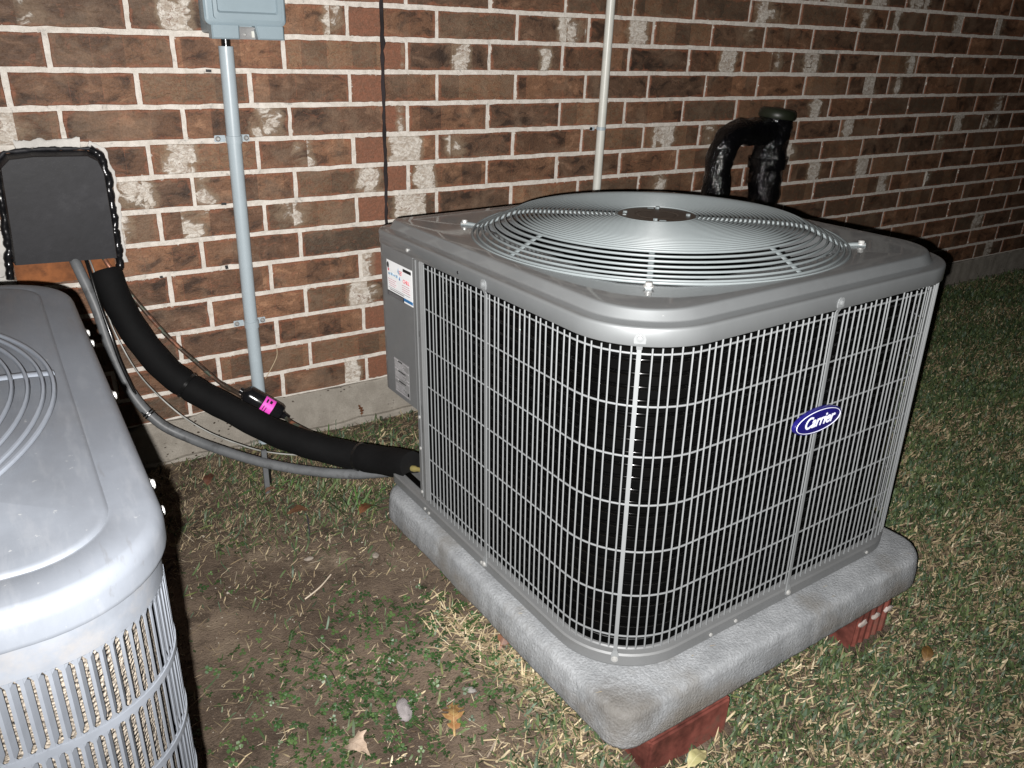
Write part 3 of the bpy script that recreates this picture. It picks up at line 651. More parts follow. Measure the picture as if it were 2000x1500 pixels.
def support(name, x0, x1, y0, z1, flutes, label, rz):
    t = empty(name, ((x0 + x1) / 2, y0 + .05, z1 - .082), (0, 0, rz)); tag(t, label, 'brick', 'red bricks propping up the concrete pad')
    w = x1 - x0; mb = MB()
    if flutes:
        poly = [(-w / 2, .045)] + [(-w / 2 + w * k / 22, -.05 + (.004 if k % 4 in (1, 2) else 0)) for k in range(23)] + [(w / 2, .045)]
        mb.prism(poly, 0, .082)
    else: mb.bbox((0, 0, .041), (w, .1, .082), .004)
    put('clay_body', mb, M['redbrick'], t)
    for k in range(3 if flutes else 2):
        bm = bmesh.new(); bmesh.ops.create_icosphere(bm, subdivisions=2, radius=1)
        for v_ in bm.verts: v_.co = Vector((v_.co.x * .013, v_.co.y * .004, v_.co.z * .007)) * (1 + .35 * mnoise.noise(v_.co * 1.7 + Vector((k, 0, 0)))) + Vector(((-.3 + .35 * k) * w, -.050, .054 if flutes else .058))
        me = bpy.data.meshes.new('mortar_dab'); bm.to_mesh(me); bm.free(); me.materials.append(M['dab'])
        if flutes: ob('mortar_dab', me, t)
    return t
support('red_brick', .580, .760, -1.452, .117, False, 'long smooth red brick under the front corner of the pad beside the yellow leaf', R(1.5))
support('red_brick', 1.115, 1.232, -1.432, .124, True, 'shorter scored red brick with mortar dabs under the right part of the pad', R(1.0))

# ------------------------------------------------------------ old condenser unit, left
OC = (-.430, -1.187); OA = .385; OR = (.10, .10, .10, .10); OH = Vector((.0, -.035, 0))
old = empty('condenser_unit', (OC[0], OC[1], .005)); tag(old, 'older weathered light grey condenser with louvred sides cut off at the left edge', 'air conditioner')
zo = -.005
def oin(d, z, n=14): return rin(OA, d, z + zo, OR, n)
prof = [(.010, .733), (.001, .733), (0, .735), (0, .737), (0, .7500), (.0005, .7530), (.0018, .7568), (.004, .7600), (.0075, .7625), (.0095, .7630), (.0345, .7655), (.0358, .7648), (.0372, .7650), (.0388, .7668), (.0405, .7675), (.0425, .7678), (.058, .7690)]
L = [oin(d, z) for d, z in prof]; 
hole = [[OH + Vector((math.cos(t) * rr, math.sin(t) * rr, zz + zo)) for t in [math.atan2(p[1] - OH.y, p[0]) for p in L[-1]]] for rr, zz in ((.3315, .7705), (.3295, .7722), (.3265, .7722), (.3235, .768), (.318, .755), (.314, .68))]
put('lid', MB().loops(L + hole), M['oldlid'], old, True, 40)
bands = [] and [(.681, .722, .0065)] + [(.681 - .0995 * k - .0085 - .0, .681 - .0995 * k, .0058) for k in range(1, 6)] + [(.02, .681 - .0995 * 6 + .091, .0065)]
# louvred panels: horizontal bands + slats
def bandmesh(z0, z1, d, th=.003):
    return MB().loops([oin(d + th, z0), oin(d, z0), oin(d, z1), oin(d + th, z1)])
panel = put('louvred_panel', bandmesh(.7045, .735, .0065), M['old'], old, True, 30)
NR = 8; RH = .0735; ZT = .7045
for k in range(1, NR): put('rib', bandmesh(ZT - RH * k, ZT - RH * k + .0062, .0052), M['old'], panel, True, 30)
put('skirt_band', bandmesh(.02, .7045 - .0735 * 8 + .0062, .0060), M['old'], panel, True, 30)
put('beige_coil', MB().loops([oin(.021, .03), oin(.021, .72)]), M['beige'], old, True, 60)
put('floor_plate', MB().prism([(p[0], p[1]) for p in rin(OA, .02, 0, OR, 6)], .01, .02), M['inside'], old)
# slat: flush strip + bent blade with slanted top
hh = .0673
def slat():
    mb = MB(); w = .0012
    # strip (local x along wall, -y outward)
    mb.add([(-w, 0, 0), (w, 0, 0), (w, 0, hh), (-w, 0, hh), (-w, .0008, 0), (w, .0008, 0), (w, .0008, hh), (-w, .0008, hh)], [(0, 1, 2, 3), (5, 4, 7, 6), (1, 5, 6, 2), (4, 0, 3, 7)])
    mb.add([(w, 0, 0), (w + .0036, .0040, .006), (w + .0036, .0040, hh - .006), (w, 0, hh), (w, .0008, 0), (w + .0036, .0048, .006), (w + .0036, .0048, hh - .006), (w, .0008, hh)], [(0, 1, 2, 3), (5, 4, 7, 6), (1, 5, 6, 2), (0, 4, 5, 1), (3, 2, 6, 7)])
    mb.add([(w, .0002, hh), (w + .0030, .0002, hh), (w, .0002, hh - .0045)], [(0, 1, 2)]).add([(w, .0002, 0), (w + .0030, .0002, 0), (w, .0002, .0045)], [(2, 1, 0)])
    mb.add([(-w, .0002, hh), (-w - .0024, .0002, hh), (-w, .0002, hh - .0045)], [(2, 1, 0)]).add([(-w, .0002, 0), (-w - .0024, .0002, 0), (-w, .0002, .0045)], [(0, 1, 2)])
    return mb
sm = slat(); sme = sm.mesh('slat', M['old'])
lp = [Vector(p) for p in rin(OA, .0062, 0, OR, 14)]
pts = resample(lp, ds=.0083); N = len(pts); rest = MB(); sl = []
for i, p in enumerate(pts):
    t = (pts[(i + 1) % N] - pts[i - 1]).normalized(); ang = math.atan2(t.y, t.x)
    for k in range(NR):
        z = ZT - RH * (k + 1) + .0062; z = z + zo
        d = (Vector((p.x + OC[0], p.y + OC[1], z)) - CAM); facing = Vector((t.y, -t.x, 0)).dot(-d)
        vis = facing > -.05 and (p.x > -.10)
        sl.append((0 if vis else 1, d.length, p, ang, z))
sl.sort(key=lambda e: (e[0], e[1]))
for i, (a_, b_, p, ang, z) in enumerate(sl):
    if i < 290: ob('slat', sme, panel, (p.x, p.y, z), (0, 0, ang))
    else: Mx = Matrix.Translation((p.x, p.y, z)) @ Matrix.Rotation(ang, 4, 'Z'); rest.add([Mx @ Vector(v_) for v_ in sm.v], sm.f)
o = put('far_slats', rest, M['old'], panel); o['kind'] = 'stuff'
# guard
og = put('fan_guard', MB().tube(ringpts(.3345, .7765 + zo), .0023, 6, closed=True), M['oldring'], old, True, 60, loc=OH)
for k, r in enumerate([.3255, .3125, .2995] + [.2870 - .0125 * j for j in range(17)]):
    put('ring', MB().tube(ringpts(r, .7765 + .006 * min(1, (.33 - r) / .05) + zo), .0021, 6, closed=True), M['oldring'], og, True, 60)
for k in range(4):
    an = R(4 + 90 * k); P = [(math.cos(an) * r, math.sin(an) * r, .7735 + zo + .006 * min(1, (.338 - r) / .05)) for r in (.03, .1, .2, .27, .31, .338)]
    put('strut', MB().tube(P, .0062, 8, sx=.35), M['oldring'], og, True, 60)
put('hub_plate', MB().lathe([(.05, .785), (.07, .785), (.07, .789), (.0, .79)], (0, 0, 0), n=32), M['oldring'], og)
for bl in range(4):
    mb = MB(); L = []; a0 = R(-25 + bl * 90)
    for i in range(8):
        r = .06 + .235 * i / 7; sp_ = R(62); L.append([(r * math.cos(a0 + sp_ * (k / 8 - .5)), r * math.sin(a0 + sp_ * (k / 8 - .5)), .695 + .055 * k / 8) for k in range(9)])
    put('fan_blade', mb.loops(L, closed=False), M['oldfan'], old, True, 60)
put('fan_motor', MB().lathe([(.05, .55), (.06, .56), (.06, .72), (.03, .74)], (0, 0, 0), n=24), M['inside'], old, True)
# side bolts
def hexbolt(p, nn, s_=.0042, h=.0035): return MB().lathe([(s_ * 1.35, 0), (s_ * 1.35, .0012), (s_, .0014), (s_, h), (s_ * .8, h + .001)], p, nn, 6)
for (y, z) in ((-1.0, .742), (-1.04, .742), (-1.21, .742), (-1.415, .742), (-1.45, .735), (-1.395, .455), (-1.33, .16)):
    yy = y - OC[1]; x = OA if abs(yy) < .285 else OA - .10 + math.sqrt(max(0, .10 ** 2 - (abs(yy) - .285) ** 2)); nn = Vector((1, 0, 0)) if abs(yy) < .285 else Vector((x - .285, yy + .285, 0)).normalized()
    put('bolt', hexbolt((x - (.006 if z < .7 else 0), yy, z + zo), nn), M['steel'], old)
put('bolt', hexbolt((-.148 - OC[0], -1.5605 - OC[1], .737 + zo), Vector((.16, -.98, 0)), .0050, .003), M['steel'], old)

# ------------------------------------------------------------ lines between house and unit
def pipe_thing(name, P, r, mat, label, cat, n=20, k=6):
    o = put(name, MB().tube(smooth_path(P, k), r, n), mat, None, True, 60); tag(o, label, cat); return o
pp = [(.081, -.042, .556), (.095, -.08, .476), (.124, -.11, .397), (.167, -.15, .324), (.220, -.19, .275), (.282, -.24, .234), (.356, -.31, .189), (.420, -.38, .169), (.493, -.46, .160), (.542, -.56, .180), (.567, -.655, .209)]
sp_pts = smooth_path(pp, 6)
ins = empty('insulated_pipe', sp_pts[30]); tag(ins, 'thick black foam insulated refrigerant line drooping from the wall to the new unit', 'pipe')
def seg(a, b, name='foam_sleeve', r=.0335):
    P = sp_pts[a:b]; rr = [r * (1 + .02 * math.sin(i * 1.3)) for i in range(len(P))]; rr[0] *= .93; rr[-1] *= .93
    o = put(name, MB().tube([p - sp_pts[30] for p in P], rr, 24), M['foam'], ins, True, 70); return o
seg(0, 23); seg(22, 51, r=.0328); seg(50, 61, r=.0335)
for i in (22, 50):
    P = sp_pts[i]; d = (sp_pts[i + 1] - sp_pts[i - 1]).normalized(); put('tape_band', MB().lathe([(.0315, -.004), (.0345, -.0035), (.0345, .0035), (.0315, .004)], P - sp_pts[30], d, 24), M['tape'], ins, True, 30)
e = sp_pts[60] - sp_pts[30]; dd = (sp_pts[60] - sp_pts[58]).normalized()
put('brass_fitting', MB().lathe([(.007, 0), (.007, .014), (.005, .018), (.005, .040)], e + Vector((0, 0, -.008)), dd, 14), M['brass'], ins, True, 30)
fx = smooth_path([(.020, .0, .600), (.023, -.04, .579), (.043, -.08, .49), (.056, -.11, .39), (.080, -.14, .285), (.125, -.18, .21), (.188, -.22, .167), (.261, -.28, .138), (.329, -.34, .121), (.406, -.41, .115), (.492, -.49, .122), (.575, -.61, .170)], 14)
fr_ = [.0118 + (.0004 if i % 2 else 0) for i in range(len(fx))]
tag(put('flexible_conduit', MB().tube(fx, fr_, 14), M['flex'], None, True, 60), 'grey ribbed flexible conduit, stained black near the wall, below the insulated pipe', 'conduit')
wp = smooth_path([(.052, .0, .59), (.056, -.06, .556), (.063, -.08, .48), (.075, -.11, .412), (.107, -.14, .319), (.164, -.18, .235), (.218, -.23, .189), (.278, -.27, .157), (.339, -.31, .136), (.422, -.37, .132), (.52, -.50, .16)], 8)
tag(put('thermostat_wire', MB().tube(wp, .0018, 6), M['thin'], None, True, 60), 'thin pale control wire along the lower edge of the insulated pipe', 'wire')
dk = smooth_path([(.044, -.0, .60), (.046, -.05, .573), (.052, -.085, .495), (.062, -.115, .42), (.07, -.13, .36), (.088, -.15, .28)], 8)
tag(put('dark_cable', MB().tube(dk, .0042, 8), M['tape'], None, True, 60), 'dark cable between the grey conduit and the insulated pipe near the wall', 'cable')
mb = MB()
for k, i in enumerate((int(len(fx) * .42), int(len(fx) * .43))): mb.lathe([(.0125, -.002), (.0138, -.001), (.0138, .001), (.0125, .002)], fx[i], (fx[i + 1] - fx[i - 1]), 14)
mb.tube([fx[i] + Vector((-.01, -.01, .004)), fx[i] + Vector((-.018, -.012, .016))], .0016, 5)
tag(put('cable_tie', mb, M['tape']), 'black cable tie around the grey flexible conduit', 'cable tie')
cp = smooth_path([(.082, .0, .60), (.084, -.035, .579), (.111, -.055, .523), (.145, -.07, .459), (.190, -.085, .384), (.239, -.10, .319), (.291, -.115, .254), (.331, -.12, .218), (.351, -.125, .207)], 8)
cpr = [.0052] * (len(cp) - 16) + [.0068] * 4 + [.0055] * 5 + [.0075] * 7
lq = empty('liquid_line', (.351, -.125, .207)); tag(lq, 'tarnished copper liquid line running down to a black filter drier', 'pipe'); lo = Vector((.351, -.125, .207))
put('copper_tube', MB().tube([p - lo for p in cp], cpr, 10), M['copper'], lq, True, 60)
d0, d1 = Vector((.345, -.123, .219)), Vector((.427, -.162, .153)); dv = (d1 - d0).normalized(); dl = (d1 - d0).length
dr = put('filter_drier', MB().lathe([(.008, -.012), (.009, -.004), (.014, 0), (.023, .006), (.0255, .014), (.0255, dl - .012), (.022, dl - .004), (.012, dl), (.009, dl + .006), (.007, dl + .02)], d0 - lo, dv, 28), M['drier'], lq, True, 40)
# pink label wraps the camera side of the drier
u1 = dv.cross(Vector((0, 0, 1))).normalized(); u2 = dv.cross(u1)
mb = MB(); L = []; tocam = (CAM - d0); tc = (tocam - dv * tocam.dot(dv)).normalized(); tb_ = dv.cross(tc)
for k in range(15):
    a = R(-58 + 116 * k / 14); nrm = tc * math.cos(a) + tb_ * math.sin(a); L.append([d0 - lo + dv * (dl * .47) + nrm * .0258, d0 - lo + dv * (dl * .73) + nrm * .0258])
put('pink_label', mb.loops(L, closed=False), M['pink'], dr)
mb = MB()
for (a0, a1, f0, f1) in ((-40, -15, .52, .56), (-40, -20, .60, .66), (5, 35, .52, .54), (10, 40, .58, .60)):
    L = []
    for k in range(6): a = R(a0 + (a1 - a0) * k / 5); nrm = tc * math.cos(a) + tb_ * math.sin(a); L.append([d0 - lo + dv * (dl * f0) + nrm * .0262, d0 - lo + dv * (dl * f1) + nrm * .0262])
    mb.loops(L, closed=False)
put('printed_line', mb, M['blackp'], dr)
P = smooth_path([d1 + dv * .01 - lo, Vector((.445, -.20, .138)) - lo, Vector((.50, -.31, .125)) - lo, Vector((.56, -.48, .15)) - lo, Vector((.585, -.62, .19)) - lo], 6)
put('outlet_tube', MB().tube(P, .0055, 8), M['copper'], lq, True, 60)
# support stake with tie
gs = float(gh(.328, -.335))
mb = MB().bbox((0, 0, .055), (.012, .008, .15), .001); o = put('support_stake', mb, M['flex'], None, loc=(.331, -.318, gs - .01)); tag(o, 'short grey stake holding up the lines above the grass', 'stake')
put('zip_tie', MB().box((0, 0, .09), (.005, .012, .012)).box((.009, -.003, .07), (.003, .006, .07)), M['tape'], o)

# ------------------------------------------------------------ wall hood
hd = empty('pipe_hood', (.008, 0, .70)); tag(hd, 'black painted metal hood sealed with tar where the pipes leave the brick wall', 'pipe cover')
def hx(x, y, z): return (x - .008, y, z - .70)
fr = [(-.096, .590), (-.092, .64), (-.088, .72), (-.084, .800), (-.066, .817), (-.02, .821), (.085, .818), (.104, .806), (.112, .78), (.112, .68), (.110, .584)]
mb = MB(); rows = []
for y, sc in ((-.001, 1.04), (-.040, 1.0), (-.045, .985)): rows.append([hx(.006 + (x - .006) * sc, y, .685 + (z - .685) * (sc if z > .6 else 1)) for x, z in fr])
mb.loops([r_ for r_ in rows], closed=False)
o0 = len(mb.v) - len(fr); mb.f.append(tuple(range(o0, o0 + len(fr)))); mb.m.append(0)
put('cover_plate', mb, M['hood'], hd)
mb = MB(); mb.add([hx(-.10, -.038, .553), hx(.108, -.038, .556), hx(.108, -.002, .525), hx(-.10, -.002, .52), hx(-.10, -.03, .600), hx(.108, -.03, .600)], [(0, 1, 5, 4), (3, 2, 1, 0)])
put('rusty_lip', MB().box(hx(.004, -.0060, .570), (.205, .010, .075)), M['rust'], hd)
# tar caulk worms along both sides and the top
def worm(P, r0, name, mat, n=9, dens=.004, jit=.35, par=hd):
    P = resample([Vector(p) for p in P], ds=dens, closed=False); rr = [r0 * (1 + jit * mnoise.noise(p * 60) + .25 * mnoise.noise(p * 170)) for p in P]
    P = [p + Vector((mnoise.noise(p * 45) * r0 * .6, 0, 0)) for p in P]; return put(name, MB().tube(P, rr, n), mat, par, True, 60)
def smear(P, r0, **k):
    o = worm(P, r0, 'plaster_smear', M['plaster'], **k)
    for v_ in o.data.vertices: q_ = mnoise.noise(v_.co * 38) * .6 + mnoise.noise(v_.co * 110) * .3; v_.co.x += q_ * r0 * .8; v_.co.z += q_ * r0 * .7; v_.co.y = -.0012 + (v_.co.y + .0012) * .22
    return o
worm([hx(.117, -.006, .545), hx(.119, -.006, .62), hx(.121, -.006, .70), hx(.121, -.006, .775), hx(.114, -.006, .81), hx(.095, -.006, .826)], .0095, 'tar_bead', M['tar'])
worm([hx(-.112, -.006, .55), hx(-.100, -.006, .62), hx(-.095, -.006, .72), hx(-.093, -.006, .80)], .0085, 'tar_bead', M['tar'])
worm([hx(.095, -.004, .827), hx(.0, -.004, .83), hx(-.07, -.004, .826), hx(-.093, -.004, .805)], .0045, 'tar_bead', M['hood'], jit=.8)
smear([hx(.131, -.001, .56), hx(.1315, -.001, .63), hx(.134, -.001, .71), hx(.134, -.001, .77), hx(.124, -.001, .822), hx(.095, -.001, .838)], .0050, jit=.9)
smear([hx(.08, -.001, .838), hx(.0, -.001, .840), hx(-.05, -.001, .838)], .0095, jit=.9)
smear([hx(-.112, -.002, .66), hx(-.122, -.002, .60), hx(-.128, -.002, .555), hx(-.110, -.002, .53)], .016, jit=.8)

# ------------------------------------------------------------ electrical box and conduits
eb = empty('electrical_box', (.445, 0, 1.06)); tag(eb, 'blue grey plastic electrical disconnect box on the wall above the grey conduit', 'electrical box')
def e_(x, z): return (x - .445, z - 1.06)
def rpoly(x0, x1, z0, z1, r, n=5):
    P = []
    for cx, cz, t0 in ((x0 + r, z0 + r, PI), (x1 - r, z0 + r, 1.5 * PI), (x1 - r, z1 - r, 0), (x0 + r, z1 - r, .5 * PI)):
        for k in range(n + 1): t = t0 + PI / 2 * k / n; P.append((cx + r * math.cos(t), cz + r * math.sin(t)))
    return P
def plate(P, y0, y1, bev=.003):
    cx = sum(p[0] for p in P) / len(P); cz = sum(p[1] for p in P) / len(P)
    def sh(s_, y): return [(cx + (p[0] - cx) * s_ - .445, y, cz + (p[1] - cz) * s_ - 1.06) for p in P]
    return MB().loops([sh(1, y0), sh(1, y1 + bev), sh(1 - bev / .09, y1)], cap0=True, cap1=True)
put('back_box', plate(rpoly(.366, .527, 1.072, 1.33, .008), -.001, -.070), M['boxpl'], eb)
put('cover', plate(rpoly(.354, .534, 1.091, 1.34, .014), -.070, -.098, .004), M['boxpl'], eb, True, 40)
mb = MB(); P0 = rpoly(.372, .522, 1.104, 1.33, .006); P1 = rpoly(.380, .514, 1.116, 1.325, .005)
mb.loops([[(x - .445, -.097, z - 1.06) for x, z in P0], [(x - .445, -.106, z - 1.06) for x, z in P0], [(x - .445, -.1065, z - 1.06) for x, z in P1], [(x - .445, -.1015, z - 1.06) for x, z in rpoly(.383, .511, 1.120, 1.32, .005)]], cap1=True)
put('raised_panel', mb, M['boxpl'], eb)
for (xa, xb, xc, xd) in ((.365, .425, .426, .365), (.467, .526, .526, .461)):
    mb = MB(); L = [[(xa - .445, -.072, .003), (xb - .445, -.072, .003), (xc - .445, -.072, .0315), (xd - .445, -.072, .0315)], [(xa - .445, -.099, .003), (xb - .445, -.099, .003), (xc - .445, -.099, .0315), (xd - .445, -.099, .0315)], [(xa - .442, -.102, .006), (xb - .448, -.102, .006), (xc - .448, -.102, .0315), (xd - .442, -.102, .0315)]]
    put('hasp_block', mb.loops(L, cap0=True, cap1=True), M['boxpl'], eb)
hp = put('latch_plate', MB().box((.0, -.080, .016), (.040, .004, .026)).box((.0, -.087, .0265), (.036, .010, .003)), M['plate'], eb)
put('latch_screw', MB().lathe([(.0042, 0), (.0042, .003), (.002, .0045)], (-.004, -.082, .013), (0, -1, 0), 12), M['steel'], eb, True, 30)
put('latch_tab', MB().box((.014, -.084, .014), (.006, .004, .013)), M['cream'], eb)
c1 = empty('conduit_pipe', (.409, -.022, .01)); tag(c1, 'grey plastic conduit running down the wall from the electrical box', 'conduit')
put('pipe', MB().tube([(.002, 0, 0), (-.002, 0, .4), (.0005, 0, .8), (.003, 0, 1.036)], .0168, 24), M['pvc'], c1, True, 40)
put('threaded_fitting', MB().tube([(.004, 0, 1.034), (.004, 0, 1.075)], .0105, 16), M['tape'], c1, True, 40)
def clamp(par, z, r, mat, off):
    mb = MB().lathe([(r, -.009), (r + .0022, -.0085), (r + .0022, .0085), (r, .009)], (off, 0, z), (0, 0, 1), 28)
    mb.bbox((off - r - .012, .019, z), (.026, .003, .016), .001).bbox((off + r + .012, .019, z), (.026, .003, .016), .001)
    cl = put('strap_clamp', mb, mat, par, True, 30)
    for sx in (-1, 1): put('screw', MB().lathe([(.0065, 0), (.0062, .002), (.003, .005)], (off + sx * (r + .017), .0175, z), (0, -1, 0), 12), M['steel'] , cl, True, 40)
clamp(c1, .828, .0168, M['pvc'], .001); clamp(c1, .355, .0168, M['pvc'], -.001)
c2 = empty('conduit_pipe', (1.541, -.020, .01)); tag(c2, 'thin cream coloured conduit on the wall behind the new condenser', 'conduit')
put('pipe', MB().tube([(.004, 0, 0), (.001, 0, .5), (-.002, 0, 1.25), (-.002, 0, 1.8)], .0132, 22), M['cream'], c2, True, 40)
mb = MB().lathe([(.0132, -.005), (.0146, -.0045), (.0146, .0045), (.0132, .005)], (-.001, 0, .821), n=24).bbox((-.023, .017, .819), (.018, .003, .011), .001)
cl = put('strap_clamp', mb, M['pvc'], c2, True, 30); put('screw', MB().lathe([(.005, 0), (.0048, .003), (.002, .004)], (-.029, .016, .819), (0, -1, 0), 8), M['tape'], cl)

# ------------------------------------------------------------ black wrapped drain pipe
tp = empty('wrapped_drain_pipe', (2.17, -.16, 0)); tag(tp, 'black plastic wrapped drain pipe with hooked elbow and cap behind the new condenser', 'pipe')
def lumpy_tube(P, r, name, amp=.16, n=36, fr=22):
    P = [p - Vector((2.17, -.16, 0)) for p in smooth_path(P, 8)]; P = resample(P, ds=.012, closed=False); mb = MB().tube(P, r, n)
    vs = []
    for i, v_ in enumerate(mb.v):
        c = P[min(i // n, len(P) - 1)]; d = Vector(v_) - c; k = 1 + amp * (mnoise.noise(Vector(v_) * fr) + .5 * mnoise.noise(Vector(v_) * fr * 2.7)); vs.append(tuple(c + d * k))
    mb.v = vs; return put(name, mb, M['wrap'], tp, True, 80)
lumpy_tube([(2.172, -.16, -.03), (2.168, -.16, .40), (2.176, -.16, .58), (2.17, -.16, .70), (2.175, -.16, .80), (2.180, -.16, .862)], .055, 'vertical_pipe')
lumpy_tube([(2.14, -.165, .822), (2.05, -.175, .825), (1.97, -.185, .822), (1.92, -.192, .795), (1.892, -.20, .74), (1.884, -.21, .66), (1.876, -.215, .52), (1.874, -.22, .2), (1.874, -.22, -.03)], .043, 'elbow_pipe')
lumpy_tube([(2.170, -.16, .735), (2.171, -.16, .715), (2.172, -.16, .70)], .066, 'tape_band', .10)
put('cap', MB().lathe([(.052, 0), (.060, .002), (.063, .010), (.060, .026), (.052, .033), (.0, .036)], (.011, 0, .860), (.10, -.02, 1), 32), M['cap'], tp, True, 50)

# ------------------------------------------------------------ ground cover
CAMN = np.array(CAM); FN = np.array(F_); RN = np.array(RT); UN = np.array(UP)
def infr(x, y, z=0, mg=1.08):
    d = np.stack([x - CAMN[0], y - CAMN[1], z - CAMN[2] + 0 * x], -1); zz = d @ FN; a = d @ RN / zz * 1568.; b = d @ UN / zz * 1568.
    return (zz > .1) & (np.abs(a) < 1000 * mg + 60) & (np.abs(b) < 750 * mg + 60), zz
def in_pad(x, y): return (x > .56) & (x < 1.28) & (y > -1.37) & (y < -.66)
def in_old(x, y): return (x < -.05) & (y < -.88) & (y > -1.60)
def lawn(x, y):
    """how full the turf is (0..1)"""
    w = lump(x * 1.3 + 5, y * 1.3) * .10
    a = sst(1.25, 1.5, x + w); b = sst(1.02, 1.28, -y + (x - .55) * .75 + w) * sst(.10, .50, x + w)
    c = .34 * sst(.50, .20, 0 * x + np.sqrt((x - .50) ** 2 + (y + .32) ** 2) / 1.0) * (y < 0)
    d = .16 * sst(-.55, -.30, y + w)
    return np.clip(np.maximum.reduce([a, b, c, d, .05 + 0 * x]), 0, 1)
def scatter(N, x0, x1, y0, y1, dens, keepf=None):
    x = rng.uniform(x0, x1, N); y = rng.uniform(y0, y1, N); k = rng.uniform(0, 1, N) < dens(x, y)
    k &= ~in_pad(x, y) & ~in_old(x, y) & (y < -.022) & ~((x > .56) & (x < .77) & (y > -1.462) & (y < -1.3)) & ~((x > 1.10) & (x < 1.24) & (y > -1.440) & (y < -1.3))
    return x[k], y[k]
def blades(name, x, y, L, Wd, lean, cols, mat, curl=1.0, z0=0., cup=0):
    n = len(x); az = rng.uniform(0, 2 * PI, n); z = gh(x, y) + z0
    dx, dy = np.cos(az), np.sin(az); px, py = -dy, dx
    ts = np.array([0, .35, .7, 1.0]); wd = np.array([.8, 1., .75, .12]); V = np.zeros((n, 8, 3)); 
    for j, t in enumerate(ts):
        an = lean + curl * t * rng.uniform(.5, 1.2, n) * .6
        hor = L * t * np.cos(an); ver = L * t * np.sin(np.maximum(an * (1 - .55 * t), .02)) 
        cx = x + dx * hor; cy = y + dy * hor; cz = z + ver
        for s_, kk in ((-1, 0), (1, 1)):
            V[:, j * 2 + kk, 0] = cx + s_ * px * Wd * wd[j] / 2; V[:, j * 2 + kk, 1] = cy + s_ * py * Wd * wd[j] / 2; V[:, j * 2 + kk, 2] = cz + (s_ * cup * Wd)
    base = np.arange(n)[:, None] * 8
    Fq = np.concatenate([base + np.array([[2 * j, 2 * j + 1, 2 * j + 3, 2 * j + 2]]) for j in range(3)], 0)
    me = bpy.data.meshes.new(name); nv = n * 8; nf = len(Fq)
    me.vertices.add(nv); me.vertices.foreach_set('co', V.reshape(-1).astype(np.float32)); me.loops.add(nf * 4); me.loops.foreach_set('vertex_index', Fq.reshape(-1).astype(np.int32))
    me.polygons.add(nf); me.polygons.foreach_set('loop_start', np.arange(0, nf * 4, 4, dtype=np.int32)); me.update(calc_edges=True)
    at = me.color_attributes.new('col', 'FLOAT_COLOR', 'POINT'); C4 = np.ones((n, 8, 4)); C4[:, :, :3] = cols[:, None, :]; C4[:, 6:, :3] *= 1.15
    at.data.foreach_set('color', C4.reshape(-1).astype(np.float32)); me.materials.append(mat); return ob(name, me)
def pick(n, pal, w):
    pal = np.array(pal); i = rng.choice(len(pal), n, p=np.array(w) / np.sum(w)); return pal[i] * rng.uniform(.75, 1.25, (n, 1))
GREEN = [(.040, .062, .026), (.058, .088, .034), (.080, .110, .042), (.046, .078, .044), (.125, .145, .055)]
DRY = [(.31, .245, .145), (.40, .325, .205), (.22, .165, .10), (.47, .40, .285), (.14, .10, .062)]
# turf
def near(x, y): ok, zz = infr(x, y); return ok, zz
x, y = scatter(520000, .0, 5.6, -2.6, -.02, lambda a, b: lawn(a, b)); ok, zz = near(x, y); k = ok & (rng.uniform(0, 1, len(x)) < np.clip(2.6 / zz, .3, 1)); x, y, zz = x[k], y[k], zz[k]
n = len(x); dry = rng.uniform(0, 1, n) < (.42 + .22 * np.tanh(lump(x * 3.2, y * 3.2) * 3)); col = np.where(dry[:, None], pick(n, DRY, (3, 3, 3, 1, 2)), pick(n, GREEN, (3, 3, 2, 2, .6)))
sz = np.clip(zz / 1.9, .85, 1.7)
bare = (x < .62) & (y > -1.08)
g1 = blades('grass', x, y, rng.uniform(.012, .048, n) * sz ** .4 * np.where(bare & dry, .7, 1), np.where(dry, rng.uniform(.0012, .0044, n), rng.uniform(.0022, .0058, n)) * sz ** .8 * np.where(bare & dry, .5, np.where(bare, .75, 1)), np.where(dry, rng.uniform(.02, .5, n), rng.uniform(.1, 1.0, n)), col, M['grass'], cup=.15)
tag(g1, kind='stuff')
# sparse lawn outside the frame so that it goes on
x, y = scatter(60000, -3, 8, -5, -.02, lambda a, b: lawn(a, b) * .8); ok, zz = near(x, y); x, y = x[~ok], y[~ok]; n = len(x)
tag(blades('outer_grass', x, y, rng.uniform(.02, .05, n), rng.uniform(.006, .011, n), rng.uniform(.1, .9, n), np.where(rng.uniform(0, 1, (n, 1)) < .45, pick(n, DRY, (3, 3, 3, 1, 2)), pick(n, GREEN, (3, 3, 2, 2, .6))), M['grass'], cup=.15), kind='stuff')
